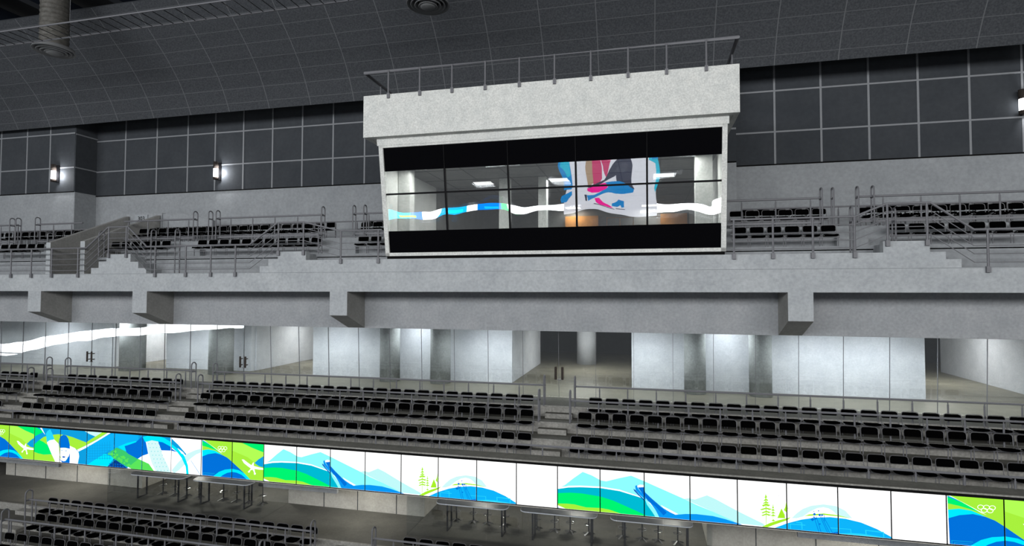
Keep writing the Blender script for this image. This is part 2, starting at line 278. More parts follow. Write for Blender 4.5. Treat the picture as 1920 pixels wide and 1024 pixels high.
ART_GREEN=[('lime',[(0.018,1.05),(2.006,1.074),(2.028,-0.063),(0.045,-0.062)]),
('lime2',[(0.996,1.01),(1.299,0.97),(1.994,0.768),(1.996,0.68),(1.711,0.473),(1.491,0.605),(1.001,0.751)]),
('green',[(0.02,0.969),(0.267,0.873),(0.603,0.684),(0.413,0.741),(0.221,0.789),(0.023,0.823)]),
('azure',[(0.02,0.977),(0.121,0.945),(0.291,0.854),(0.219,0.88),(0.02,0.957)]),
('white',[(0.019,1.009),(0.109,0.964),(0.699,0.65),(0.603,0.684),(0.218,0.904),(0.02,0.989)]),
('cyan',[(0.027,0.695),(0.222,0.733),(0.437,0.713),(0.676,0.619),(0.463,0.634),(0.226,0.587),(0.031,0.519)]),
('cobalt',[(0.031,0.523),(0.225,0.602),(0.462,0.646),(0.676,0.612),(0.842,0.55),(1.008,0.442),(1.173,0.324),(1.361,0.19),(1.618,-0.028),(0.045,-0.062)]),
('cyan',[(0.371,-0.026),(0.452,0.04),(0.592,0.141),(0.779,0.215),(1.012,0.253),(1.221,0.233),(1.408,0.154),(1.618,-0.018),(1.515,-0.016),(1.316,0.113),(1.153,0.16),(1.014,0.169),(0.851,0.131),(0.712,0.06),(0.596,-0.029)]),
('skyblue',[(0.07,0.085),(0.451,0.09),(0.452,0.074),(0.089,0.071),(0.097,-0.058),(0.073,-0.06)]),
('skyblue',[(0.119,0.045),(0.429,0.044),(0.429,0.032),(0.138,0.03),(0.14,-0.055),(0.121,-0.056)]),
('green',[(1.275,0.998),(2.007,1.035),(2.012,0.764),(1.623,0.872)]),
('skyblue',[(1.711,0.463),(1.834,0.57),(2.014,0.681),(2.02,0.367),(1.861,0.385)]),
('white',[(1.312,0.533),(1.377,0.532),(1.517,0.449),(1.621,0.397),(1.672,0.48),(1.695,0.472),(1.688,0.382),(1.861,0.356),(2.002,0.342),(2.003,0.303),(1.863,0.297),(1.714,0.305),(1.739,0.209),(1.767,0.181),(1.74,0.146),(1.701,0.156),(1.705,0.206),(1.662,0.282),(1.59,0.256),(1.572,0.206),(1.534,0.185),(1.51,0.215),(1.548,0.247),(1.607,0.307),(1.495,0.368),(1.379,0.439)]),
('white',[(0.653,0.804),(0.65,0.789),(0.639,0.791),(0.641,0.803)]),
('white',[(0.65,0.789),(0.642,0.775),(0.633,0.78),(0.639,0.791)]),
('white',[(0.642,0.775),(0.63,0.763),(0.623,0.771),(0.633,0.78)]),
('white',[(0.63,0.763),(0.615,0.755),(0.611,0.765),(0.623,0.771)]),
('white',[(0.615,0.755),(0.597,0.752),(0.597,0.762),(0.611,0.765)]),
('white',[(0.597,0.752),(0.58,0.753),(0.583,0.763),(0.597,0.762)]),
('white',[(0.58,0.753),(0.564,0.759),(0.57,0.767),(0.583,0.763)]),
('white',[(0.564,0.759),(0.551,0.769),(0.56,0.775),(0.57,0.767)]),
('white',[(0.551,0.769),(0.542,0.781),(0.554,0.785),(0.56,0.775)]),
('white',[(0.542,0.781),(0.539,0.796),(0.551,0.797),(0.554,0.785)]),
('white',[(0.539,0.796),(0.542,0.811),(0.553,0.809),(0.551,0.797)]),
('white',[(0.542,0.811),(0.55,0.825),(0.559,0.82),(0.553,0.809)]),
('white',[(0.55,0.825),(0.562,0.837),(0.569,0.829),(0.559,0.82)]),
('white',[(0.562,0.837),(0.578,0.845),(0.581,0.835),(0.569,0.829)]),
('white',[(0.578,0.845),(0.595,0.848),(0.595,0.838),(0.581,0.835)]),
('white',[(0.595,0.848),(0.613,0.847),(0.609,0.837),(0.595,0.838)]),
('white',[(0.613,0.847),(0.628,0.841),(0.622,0.832),(0.609,0.837)]),
('white',[(0.628,0.841),(0.641,0.831),(0.632,0.825),(0.622,0.832)]),
('white',[(0.641,0.831),(0.65,0.818),(0.638,0.814),(0.632,0.825)]),
('white',[(0.65,0.818),(0.653,0.804),(0.641,0.803),(0.638,0.814)]),
('white',[(0.751,0.81),(0.749,0.795),(0.738,0.797),(0.74,0.809)]),
('white',[(0.749,0.795),(0.741,0.781),(0.732,0.786),(0.738,0.797)]),
('white',[(0.741,0.781),(0.729,0.77),(0.722,0.777),(0.732,0.786)]),
('white',[(0.729,0.77),(0.713,0.762),(0.71,0.771),(0.722,0.777)]),
('white',[(0.713,0.762),(0.696,0.758),(0.696,0.768),(0.71,0.771)]),
('white',[(0.696,0.758),(0.679,0.76),(0.682,0.769),(0.696,0.768)]),
('white',[(0.679,0.76),(0.663,0.765),(0.669,0.774),(0.682,0.769)]),
('white',[(0.663,0.765),(0.65,0.775),(0.659,0.782),(0.669,0.774)]),
('white',[(0.65,0.775),(0.642,0.788),(0.653,0.792),(0.659,0.782)]),
('white',[(0.642,0.788),(0.639,0.803),(0.65,0.803),(0.653,0.792)]),
('white',[(0.639,0.803),(0.641,0.818),(0.652,0.815),(0.65,0.803)]),
('white',[(0.641,0.818),(0.649,0.832),(0.658,0.826),(0.652,0.815)]),
('white',[(0.649,0.832),(0.661,0.843),(0.668,0.836),(0.658,0.826)]),
('white',[(0.661,0.843),(0.677,0.851),(0.68,0.842),(0.668,0.836)]),
('white',[(0.677,0.851),(0.694,0.855),(0.694,0.845),(0.68,0.842)]),
('white',[(0.694,0.855),(0.711,0.853),(0.708,0.844),(0.694,0.845)]),
('white',[(0.711,0.853),(0.727,0.848),(0.721,0.839),(0.708,0.844)]),
('white',[(0.727,0.848),(0.74,0.838),(0.731,0.831),(0.721,0.839)]),
('white',[(0.74,0.838),(0.748,0.825),(0.737,0.821),(0.731,0.831)]),
('white',[(0.748,0.825),(0.751,0.81),(0.74,0.809),(0.737,0.821)]),
('white',[(0.85,0.811),(0.848,0.796),(0.836,0.798),(0.838,0.81)]),
('white',[(0.848,0.796),(0.84,0.782),(0.83,0.787),(0.836,0.798)]),
('white',[(0.84,0.782),(0.828,0.77),(0.821,0.778),(0.83,0.787)]),
('white',[(0.828,0.77),(0.812,0.762),(0.808,0.772),(0.821,0.778)]),
('white',[(0.812,0.762),(0.795,0.759),(0.795,0.769),(0.808,0.772)]),
('white',[(0.795,0.759),(0.777,0.76),(0.781,0.77),(0.795,0.769)]),
('white',[(0.777,0.76),(0.762,0.766),(0.768,0.774),(0.781,0.77)]),
('white',[(0.762,0.766),(0.749,0.776),(0.758,0.782),(0.768,0.774)]),
('white',[(0.749,0.776),(0.741,0.789),(0.752,0.792),(0.758,0.782)]),
('white',[(0.741,0.789),(0.737,0.803),(0.749,0.804),(0.752,0.792)]),
('white',[(0.737,0.803),(0.74,0.818),(0.751,0.816),(0.749,0.804)]),
('white',[(0.74,0.818),(0.748,0.832),(0.757,0.827),(0.751,0.816)]),
('white',[(0.748,0.832),(0.76,0.844),(0.767,0.836),(0.757,0.827)]),
('white',[(0.76,0.844),(0.775,0.852),(0.779,0.842),(0.767,0.836)]),
('white',[(0.775,0.852),(0.793,0.855),(0.793,0.845),(0.779,0.842)]),
('white',[(0.793,0.855),(0.81,0.854),(0.807,0.844),(0.793,0.845)]),
('white',[(0.81,0.854),(0.826,0.848),(0.819,0.839),(0.807,0.844)]),
('white',[(0.826,0.848),(0.839,0.838),(0.829,0.832),(0.819,0.839)]),
('white',[(0.839,0.838),(0.847,0.825),(0.836,0.822),(0.829,0.832)]),
('white',[(0.847,0.825),(0.85,0.811),(0.838,0.81),(0.836,0.822)]),
('white',[(0.703,0.751),(0.701,0.736),(0.69,0.738),(0.692,0.75)]),
('white',[(0.701,0.736),(0.693,0.722),(0.684,0.727),(0.69,0.738)]),
('white',[(0.693,0.722),(0.681,0.71),(0.674,0.718),(0.684,0.727)]),
('white',[(0.681,0.71),(0.665,0.702),(0.661,0.712),(0.674,0.718)]),
('white',[(0.665,0.702),(0.648,0.699),(0.648,0.709),(0.661,0.712)]),
('white',[(0.648,0.699),(0.63,0.7),(0.634,0.71),(0.648,0.709)]),
('white',[(0.63,0.7),(0.614,0.706),(0.621,0.714),(0.634,0.71)]),
('white',[(0.614,0.706),(0.602,0.716),(0.611,0.722),(0.621,0.714)]),
('white',[(0.602,0.716),(0.593,0.729),(0.605,0.732),(0.611,0.722)]),
('white',[(0.593,0.729),(0.59,0.743),(0.602,0.744),(0.605,0.732)]),
('white',[(0.59,0.743),(0.593,0.758),(0.604,0.756),(0.602,0.744)]),
('white',[(0.593,0.758),(0.6,0.772),(0.61,0.767),(0.604,0.756)]),
('white',[(0.6,0.772),(0.613,0.784),(0.62,0.776),(0.61,0.767)]),
('white',[(0.613,0.784),(0.628,0.792),(0.632,0.782),(0.62,0.776)]),
('white',[(0.628,0.792),(0.646,0.795),(0.646,0.785),(0.632,0.782)]),
('white',[(0.646,0.795),(0.663,0.794),(0.66,0.784),(0.646,0.785)]),
('white',[(0.663,0.794),(0.679,0.788),(0.672,0.78),(0.66,0.784)]),
('white',[(0.679,0.788),(0.692,0.778),(0.683,0.772),(0.672,0.78)]),
('white',[(0.692,0.778),(0.7,0.765),(0.689,0.762),(0.683,0.772)]),
('white',[(0.7,0.765),(0.703,0.751),(0.692,0.75),(0.689,0.762)]),
('white',[(0.804,0.754),(0.802,0.739),(0.791,0.741),(0.793,0.753)]),
('white',[(0.802,0.739),(0.794,0.725),(0.785,0.73),(0.791,0.741)]),
('white',[(0.794,0.725),(0.782,0.713),(0.775,0.721),(0.785,0.73)]),
('white',[(0.782,0.713),(0.766,0.705),(0.763,0.715),(0.775,0.721)]),
('white',[(0.766,0.705),(0.749,0.702),(0.749,0.712),(0.763,0.715)]),
('white',[(0.749,0.702),(0.732,0.703),(0.735,0.713),(0.749,0.712)]),
('white',[(0.732,0.703),(0.716,0.709),(0.723,0.717),(0.735,0.713)]),
('white',[(0.716,0.709),(0.703,0.718),(0.712,0.725),(0.723,0.717)]),
('white',[(0.703,0.718),(0.695,0.731),(0.706,0.735),(0.712,0.725)]),
('white',[(0.695,0.731),(0.692,0.746),(0.703,0.747),(0.706,0.735)]),
('white',[(0.692,0.746),(0.694,0.761),(0.705,0.759),(0.703,0.747)]),
('white',[(0.694,0.761),(0.702,0.775),(0.711,0.77),(0.705,0.759)]),
('white',[(0.702,0.775),(0.714,0.786),(0.721,0.779),(0.711,0.77)]),
('white',[(0.714,0.786),(0.73,0.794),(0.733,0.785),(0.721,0.779)]),
('white',[(0.73,0.794),(0.747,0.798),(0.747,0.788),(0.733,0.785)]),
('white',[(0.747,0.798),(0.764,0.797),(0.761,0.787),(0.747,0.788)]),
('white',[(0.764,0.797),(0.78,0.791),(0.774,0.782),(0.761,0.787)]),
('white',[(0.78,0.791),(0.793,0.781),(0.784,0.775),(0.774,0.782)]),
('white',[(0.793,0.781),(0.801,0.768),(0.79,0.764),(0.784,0.775)]),
('white',[(0.801,0.768),(0.804,0.754),(0.793,0.753),(0.79,0.764)])]
ART_SWIM=[('skyblue',[(-0.065,1.079),(4.013,1.099),(4.05,-0.149),(-0.016,-0.155)]),
('bright',[(1.993,0.657),(2.989,0.996),(3.85,1.006),(3.87,0.338),(2.826,0.477),(2.016,-0.007)]),
('green',[(-0.063,1.034),(0.241,0.919),(0.334,0.859),(0.161,0.782),(-0.021,0.694)]),
('lime',[(0.196,0.608),(0.362,0.717),(0.64,0.794),(0.918,0.833),(1.196,0.823),(1.472,0.775),(1.966,0.655),(1.996,0.571),(1.594,0.426),(1.22,0.152),(0.662,0.2),(0.269,0.184),(-0.003,0.247),(0.012,-0.153),(0.896,-0.089),(0.83,0.19),(0.511,0.496)]),
('green',[(0.002,0.468),(0.195,0.619),(0.367,0.564),(0.511,0.485),(0.703,0.225),(0.382,0.185),(0.155,0.209),(0.011,0.248)]),
('lime',[(-0.018,0.246),(0.155,0.209),(0.382,0.185),(0.676,0.218),(0.841,-0.093),(-0.03,-0.157)]),
('white',[(0.204,0.988),(0.281,0.983),(0.415,0.787),(0.357,0.838)]),
('cyan2',[(0.442,0.821),(0.509,0.913),(0.606,0.963),(0.695,0.837),(0.77,0.677),(0.619,0.613),(0.494,0.561)]),
('white',[(0.494,0.561),(0.59,0.629),(0.771,0.666),(0.942,0.546),(0.998,0.158),(1.172,-0.047),(1.118,-0.073),(0.867,-0.047),(0.66,0.265),(0.525,0.497)]),
('white',[(0.768,-0.011),(0.947,0.045),(1.116,-0.018),(1.09,-0.075),(0.784,-0.053)]),
('white',[(1.358,0.519),(1.566,0.457),(1.706,0.337),(1.729,0.23),(1.678,-0.032),(1.365,-0.054),(1.314,0.223)]),
('cobalt',[(0.944,0.132),(1.086,0.045),(1.251,0.046),(1.342,0.204),(1.385,0.315),(1.378,-0.032),(1.144,-0.038)]),
('white',[(0.983,0.44),(1.353,0.442),(1.34,0.268),(1.289,0.135),(1.218,0.054),(1.141,0.038),(1.071,0.076),(1.002,0.223)]),
('cobalt',[(0.989,0.427),(0.95,0.568),(0.965,0.7),(1.031,0.791),(1.126,0.828),(1.224,0.814),(1.31,0.722),(1.365,0.552),(1.375,0.427),(1.182,0.449)]),
('skyblue',[(1.041,0.361),(1.096,0.371),(1.107,0.357),(1.047,0.346)]),
('skyblue',[(1.198,0.363),(1.262,0.371),(1.268,0.354),(1.205,0.346)]),
('navyblue',[(1.086,0.179),(1.149,0.194),(1.219,0.182),(1.192,0.15),(1.123,0.145)]),
('white',[(1.649,0.419),(1.97,0.559),(2.366,0.756),(2.757,0.982),(2.889,1.001),(2.551,0.81),(1.972,0.494),(1.692,0.361)]),
('lime',[(1.594,0.441),(1.993,0.668),(2.283,0.836),(2.571,0.997),(2.77,1),(2.366,0.766),(1.97,0.565),(1.649,0.419)]),
('ice',[(1.887,0.995),(2.571,0.997),(2.315,0.849),(2.093,0.91)]),
('cyan',[(2.016,-0.007),(2.306,0.164),(2.671,0.375),(3.017,0.278),(2.763,-0.02),(2.658,-0.045),(2.017,-0.05)]),
('midnight',[(2.75,-0.021),(2.917,0.112),(3.071,0.222),(3.481,0.016),(3.366,-0.034),(2.738,-0.06)]),
('greenmix',[(2.777,0.388),(3.086,0.579),(3.349,0.512),(3.87,0.317),(3.872,0.254),(3.519,0.036),(3.309,0.109),(3.071,0.222)]),
('cyan',[(3.138,0.603),(3.446,0.729),(3.753,0.811),(3.856,0.786),(3.384,0.64),(3.505,0.48),(3.349,0.512)]),
('cobalt',[(3.376,0.64),(3.857,0.776),(3.87,0.317),(3.454,0.456)]),
('cobalt',[(3.488,0.672),(3.769,0.774),(4.006,0.977),(4.098,0.889),(4.211,0.48),(3.86,0.299),(3.496,0.431)]),
('skyblue',[(3.992,1.008),(4.974,0.995),(5.004,0.781),(4.703,0.886),(4.249,0.94),(4.008,0.925)]),
('greenmix',[(3.496,0.42),(3.86,0.299),(3.584,0.08),(3.505,0.117)]),
('limegreen',[(3.558,0.068),(3.885,0.311),(4.245,0.191),(4.49,-0.008),(3.869,-0.024),(3.587,-0.024)]),
('white',[(3.507,0.054),(3.664,-0.008),(3.509,-0.02)]),
('white',[(3.859,0.309),(4.01,0.403),(4.236,0.482),(4.636,0.592),(5.009,0.617),(5.207,0.589),(5.408,0.419),(5.512,0.181),(5.53,-0.062),(4.479,-0.061),(4.245,0.191)]),
('white',[(4.974,1.006),(6.019,1.009),(6.045,-0.062),(5.53,-0.062),(5.486,0.22),(5.258,0.531),(4.98,0.779)]),
('ice',[(5.024,0.063),(5.263,0.327),(5.55,0.572),(5.791,0.679),(6.011,0.749),(6.013,0.64),(5.842,0.571),(5.651,0.436),(5.461,0.259),(5.269,0.082),(5.124,-0.011)]),
('mint',[(4.138,0.829),(4.326,0.872),(4.533,0.879),(4.608,0.714),(4.715,0.452),(4.87,0.237),(5.026,-0.019),(4.489,-0.002),(4.345,0.219),(4.25,0.441),(4.182,0.623)]),
('cobalt',[(4.541,0.859),(4.704,0.844),(4.979,0.8),(5.007,0.678),(5.207,0.589),(5.009,0.617),(4.661,0.604)]),
('cyan',[(4.007,0.936),(4.247,1.007),(4.499,1.008),(4.751,0.961),(5.103,0.808),(5.303,0.677),(5.455,0.483),(5.571,0.247),(5.61,-0.055),(5.537,-0.061),(5.499,0.201),(5.358,0.436),(5.207,0.589),(4.981,0.728),(4.704,0.834),(4.327,0.866),(4.1,0.802)]),
('skyblue',[(4.995,0.966),(5.226,0.806),(5.514,0.553),(5.491,0.523),(5.179,0.706),(4.999,0.812)]),
('white',[(5.204,0.708),(5.403,0.602),(5.479,0.522),(5.355,0.558)]),
('skyblue',[(5.662,0.386),(5.677,0.387),(6.007,0.006),(5.99,0.004)]),
('cyan3',[(4.208,0.761),(4.228,0.779),(4.249,0.763),(4.229,0.745)]),
('cyan3',[(4.322,0.768),(4.341,0.786),(4.362,0.771),(4.342,0.753)]),
('cyan3',[(4.435,0.775),(4.455,0.793),(4.475,0.778),(4.456,0.76)]),
('cyan3',[(4.548,0.783),(4.568,0.8),(4.588,0.785),(4.569,0.767)]),
('cyan3',[(4.257,0.656),(4.276,0.673),(4.297,0.658),(4.277,0.64)]),
('cyan3',[(4.37,0.663),(4.39,0.681),(4.41,0.666),(4.391,0.648)]),
('cyan3',[(4.483,0.67),(4.503,0.688),(4.523,0.673),(4.504,0.655)]),
('cyan3',[(4.596,0.678),(4.616,0.696),(4.636,0.681),(4.617,0.663)]),
('cyan3',[(4.305,0.551),(4.325,0.569),(4.346,0.553),(4.326,0.535)]),
('cyan3',[(4.418,0.558),(4.438,0.576),(4.459,0.561),(4.439,0.543)]),
('cyan3',[(4.531,0.566),(4.551,0.584),(4.572,0.569),(4.552,0.551)]),
('cyan3',[(4.644,0.574),(4.664,0.591),(4.684,0.576),(4.664,0.558)]),
('cyan3',[(4.354,0.446),(4.373,0.464),(4.394,0.449),(4.374,0.431)]),
('cyan3',[(4.467,0.454),(4.486,0.472),(4.507,0.457),(4.487,0.439)]),
('cyan3',[(4.58,0.462),(4.599,0.479),(4.62,0.464),(4.6,0.446)]),
('cyan3',[(4.692,0.469),(4.711,0.487),(4.732,0.472),(4.712,0.454)]),
('cyan3',[(4.402,0.342),(4.422,0.359),(4.442,0.344),(4.422,0.326)]),
('cyan3',[(4.515,0.349),(4.534,0.367),(4.555,0.352),(4.535,0.334)]),
('cyan3',[(4.627,0.357),(4.647,0.375),(4.667,0.36),(4.648,0.342)]),
('cyan3',[(4.74,0.365),(4.759,0.383),(4.78,0.368),(4.76,0.35)]),
('cyan3',[(4.45,0.237),(4.47,0.255),(4.49,0.24),(4.471,0.222)]),
('cyan3',[(4.563,0.245),(4.582,0.263),(4.603,0.248),(4.583,0.23)]),
('cyan3',[(4.675,0.253),(4.695,0.271),(4.715,0.256),(4.696,0.238)]),
('cyan3',[(4.787,0.262),(4.807,0.279),(4.827,0.264),(4.808,0.247)]),
('cyan3',[(4.498,0.133),(4.518,0.151),(4.538,0.136),(4.519,0.118)]),
('cyan3',[(4.611,0.141),(4.63,0.159),(4.651,0.144),(4.631,0.126)]),
('cyan3',[(4.723,0.15),(4.743,0.168),(4.763,0.153),(4.743,0.135)]),
('cyan3',[(4.835,0.158),(4.854,0.176),(4.875,0.161),(4.855,0.143)]),
('cyan3',[(4.546,0.029),(4.566,0.047),(4.586,0.032),(4.567,0.014)]),
('cyan3',[(4.659,0.038),(4.678,0.056),(4.699,0.041),(4.679,0.023)]),
('cyan3',[(4.771,0.046),(4.79,0.064),(4.811,0.049),(4.791,0.031)]),
('cyan3',[(4.883,0.055),(4.902,0.072),(4.922,0.058),(4.903,0.04)]),
('limegreen',[(3.055,0.378),(3.037,0.351),(2.999,0.348),(2.98,0.373),(2.998,0.401),(3.035,0.403)]),
('limegreen',[(3.336,0.253),(3.322,0.233),(3.295,0.231),(3.28,0.249),(3.293,0.27),(3.321,0.272)]),
('limegreen',[(2.874,0.382),(2.858,0.357),(2.824,0.355),(2.805,0.378),(2.822,0.403),(2.856,0.405)]),
('limegreen',[(3.058,0.284),(3.039,0.254),(2.998,0.252),(2.977,0.279),(2.996,0.309),(3.037,0.312)]),
('limegreen',[(3.535,0.218),(3.514,0.185),(3.468,0.181),(3.444,0.212),(3.466,0.246),(3.512,0.249)]),
('limegreen',[(3.002,0.386),(2.976,0.347),(2.923,0.343),(2.895,0.379),(2.92,0.418),(2.974,0.422)]),
('limegreen',[(3.292,0.254),(3.269,0.219),(3.222,0.216),(3.198,0.247),(3.22,0.282),(3.267,0.285)]),
('limegreen',[(2.925,0.385),(2.904,0.352),(2.859,0.349),(2.835,0.379),(2.857,0.412),(2.902,0.415)]),
('limegreen',[(3.118,0.469),(3.092,0.43),(3.039,0.426),(3.011,0.462),(3.037,0.501),(3.09,0.504)]),
('limegreen',[(3.258,0.274),(3.233,0.235),(3.179,0.231),(3.151,0.266),(3.177,0.306),(3.23,0.309)]),
('limegreen',[(3.435,0.16),(3.416,0.132),(3.378,0.129),(3.358,0.155),(3.377,0.183),(3.415,0.186)]),
('limegreen',[(3.517,0.236),(3.49,0.196),(3.436,0.192),(3.407,0.228),(3.433,0.269),(3.488,0.273)]),
('limegreen',[(3.551,0.284),(3.536,0.262),(3.506,0.26),(3.491,0.28),(3.505,0.302),(3.535,0.304)]),
('limegreen',[(3.043,0.296),(3.024,0.267),(2.984,0.264),(2.964,0.29),(2.983,0.319),(3.023,0.322)]),
('limegreen',[(3.365,0.316),(3.345,0.285),(3.304,0.282),(3.282,0.31),(3.302,0.341),(3.344,0.344)]),
('limegreen',[(3.178,0.376),(3.157,0.344),(3.112,0.34),(3.089,0.37),(3.11,0.403),(3.155,0.406)]),
('limegreen',[(3.341,0.202),(3.319,0.167),(3.272,0.164),(3.247,0.195),(3.27,0.23),(3.317,0.233)]),
('limegreen',[(3.621,0.113),(3.594,0.071),(3.538,0.067),(3.508,0.105),(3.535,0.146),(3.592,0.15)]),
('limegreen',[(3.411,0.333),(3.385,0.294),(3.333,0.29),(3.305,0.325),(3.331,0.364),(3.383,0.368)]),
('limegreen',[(3.636,0.092),(3.616,0.06),(3.572,0.056),(3.55,0.085),(3.57,0.117),(3.614,0.12)]),
('limegreen',[(3.443,0.31),(3.419,0.272),(3.367,0.268),(3.34,0.303),(3.365,0.341),(3.417,0.345)]),
('limegreen',[(3.31,0.334),(3.296,0.313),(3.268,0.311),(3.254,0.33),(3.267,0.351),(3.295,0.352)]),
('limegreen',[(3.535,0.105),(3.522,0.084),(3.493,0.081),(3.478,0.1),(3.492,0.122),(3.521,0.124)]),
('limegreen',[(3.492,0.242),(3.477,0.219),(3.447,0.217),(3.431,0.237),(3.445,0.26),(3.476,0.262)]),
('limegreen',[(3.117,0.316),(3.091,0.276),(3.038,0.273),(3.01,0.308),(3.035,0.348),(3.089,0.351)]),
('limegreen',[(2.891,0.42),(2.878,0.4),(2.85,0.398),(2.836,0.416),(2.849,0.436),(2.877,0.438)]),
('cobalt',[(2.866,0.055),(2.919,0.053),(2.92,0.03),(2.867,0.034)]),
('cobalt',[(2.961,0.056),(3.013,0.053),(3.014,0.03),(2.962,0.035)]),
('cobalt',[(3.055,0.057),(3.108,0.054),(3.108,0.031),(3.056,0.035)]),
('cobalt',[(3.149,0.057),(3.202,0.055),(3.202,0.032),(3.15,0.036)]),
('cobalt',[(3.243,0.058),(3.295,0.055),(3.296,0.032),(3.244,0.037)]),
('cobalt',[(3.337,0.058),(3.389,0.056),(3.389,0.033),(3.337,0.037)]),
('cobalt',[(2.864,0.115),(2.917,0.112),(2.918,0.089),(2.865,0.093)]),
('cobalt',[(2.959,0.115),(3.012,0.113),(3.012,0.089),(2.96,0.094)]),
('cobalt',[(3.053,0.116),(3.106,0.113),(3.107,0.09),(3.054,0.094)]),
('cobalt',[(3.147,0.116),(3.2,0.114),(3.2,0.09),(3.148,0.095)]),
('cobalt',[(3.241,0.117),(3.293,0.114),(3.294,0.091),(3.242,0.096)]),
('cobalt',[(3.335,0.117),(3.387,0.115),(3.388,0.091),(3.336,0.096)]),
('skyblue',[(2.05,0.575),(2.064,0.575),(2.077,0.169),(2.064,0.168)]),
('skyblue',[(2.141,0.595),(2.154,0.596),(2.169,0.175),(2.155,0.175)]),
('skyblue',[(2.232,0.616),(2.245,0.616),(2.26,0.182),(2.246,0.181)]),
('skyblue',[(2.322,0.636),(2.335,0.637),(2.35,0.188),(2.337,0.187)]),
('skyblue',[(2.412,0.656),(2.425,0.657),(2.441,0.195),(2.427,0.194)]),
('skyblue',[(2.502,0.677),(2.515,0.677),(2.531,0.201),(2.518,0.2)]),
('skyblue',[(2.592,0.697),(2.605,0.698),(2.621,0.207),(2.608,0.207)]),
('skyblue',[(2.681,0.717),(2.695,0.718),(2.711,0.214),(2.698,0.213)]),
('skyblue',[(2.771,0.737),(2.784,0.738),(2.8,0.22),(2.787,0.219)]),
('skyblue',[(2.86,0.757),(2.873,0.758),(2.89,0.227),(2.877,0.226)]),
('skyblue',[(2.023,0.573),(2.926,0.653),(2.927,0.642),(2.024,0.562)]),
('skyblue',[(2.026,0.496),(2.929,0.577),(2.929,0.566),(2.026,0.485)]),
('skyblue',[(2.028,0.419),(2.931,0.501),(2.931,0.49),(2.029,0.408)]),
('skyblue',[(2.031,0.342),(2.933,0.424),(2.934,0.414),(2.031,0.331)]),
('skyblue',[(2.034,0.265),(2.936,0.348),(2.936,0.338),(2.034,0.254)]),
('skyblue',[(2.036,0.188),(2.938,0.272),(2.939,0.262),(2.037,0.177)])]

# ================================================================ the setting
# ---- upper tier slab, walkway and fascia
FY = 17.3
poly = [(XL, 0), (XR, 0), (XR, .675), (8.22, .675), (8.22, .9), (7.86, .9), (7.86, 1.1), (7.49, 1.1), (7.49, 1.41), (6.37, 1.41), (6.37, 1.1),
        (-11.52, 1.1), (-11.52, 1.41), (-12.64, 1.41), (-12.64, 1.14), (-13.02, 1.14), (-13.02, .9), (-13.37, .9), (-13.37, .675), (-18.3, .675), (-18.3, .88), (-18.67, .88),
        (-18.67, 1.12), (-19.04, 1.12), (-19.04, 1.42), (-20.17, 1.42), (-20.17, 1.13), (-20.54, 1.13), (-20.54, .9), (-20.9, .9), (-20.9, .675), (XL, .675)]
struct(MB().prism(poly, FY, FY+.22), 'trim_1', CONC)
m = MB(); m.box(XL, XR, FY-.012, FY, .66, .672); struct(m, 'trim_2', CONC_WALL)
m = MB()
m.box(XL, XR, FY+.22, 17.95, 0, .12)                       # walkway behind the fascia
m.box(XL, XR, FY+.22, 18.95, -.001, .1)
for xa_, xb_ in ((XL, -23.2), (-21.45, XR)):
    m.box(xa_, xb_, 18.0, 18.95, .1, 1.22); m.box(xa_, xb_, 17.93, 18.95, 1.25, 1.35); m.box(xa_, xb_, 18.02, 18.95, 1.22, 1.25, 1)  # black strip paints the shade under the slab nosing
    m.box(xa_, xb_, 18.95, 20.0, 0, 2.02); m.box(xa_, xb_, 20.0, 21.0, 0, 2.15)
m.box(XL, XR, 21.0, 22.6, 0, 2.15)
up_ = struct(m, 'floor', [CONC_WALL, DARKGAP])
for a, b in ((6.6, 7.3), (-12.5, -11.7), (-20.0, -19.2)): pass
# solid stair flanks behind the stepped fascia
m = MB()
for a, b in ((6.37, 7.49), (-12.64, -11.52), (-20.17, -19.04)):
    m.box(a, b, FY+.22, 18.0, .1, 1.34)
m.box(2.32, 6.37, FY+.22, 18.0, .1, 1.08); m.box(-11.52, -8.6, FY+.22, 18.0, .1, 1.08)
for x0, sgn in ((7.49, 1), (-12.64, -1), (-19.04, 1), (-20.17, -1)):
    for k in range(3):
        a = x0+sgn*.37*k; b = a+sgn*.37; m.box(min(a, b), max(a, b), FY+.22, 18.0, .1, 1.1-.23*k)
struct(m, 'trim_3', CONC_WALL)
# small tread blocks in the upper aisles
m = MB()
for a, b in ((-18.25, -17.2), (-11.5, -10.4), (5.65, 6.5)):
    m.box(a, b, 18.7, 18.95, 1.35, 1.68); m.box(a, b, 19.75, 20.0, 2.02, 2.09)
struct(m, 'trim_4', CONC_WALL)
# ---- girder behind the brackets and soffit
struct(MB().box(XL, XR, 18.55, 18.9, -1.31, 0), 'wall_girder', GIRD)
BR = [(-24.02, -23.36, 'far left'), (-18.9, -18.24, 'second from left'), (-10.57, -9.91, 'just left of the booth'), (3.94, 4.6, 'right of the booth')]
BL = ['sloping concrete bracket beam under the balcony, leftmost of the four', 'sloping concrete bracket beam under the balcony, second from the left',
      'sloping concrete bracket beam under the balcony, below the booth\'s left end', 'sloping concrete bracket beam under the balcony, right of the booth']
for (a, b, _), lb in zip(BR, BL):
    o = MB().prism([(FY, -.001), (18.55, -.001), (18.55, -1.305), (FY, -.815)], a, b, axis='x').build('bracket_beam', CONC_SHADED, org=((a+b)/2, FY, -1.3))
    # lit fronts take the fascia concrete; sides keep the copy darkened as shade
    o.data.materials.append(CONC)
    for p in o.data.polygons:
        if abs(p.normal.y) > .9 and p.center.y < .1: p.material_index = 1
    tag(o, lb, 'beam', 'bracket beams under the balcony')

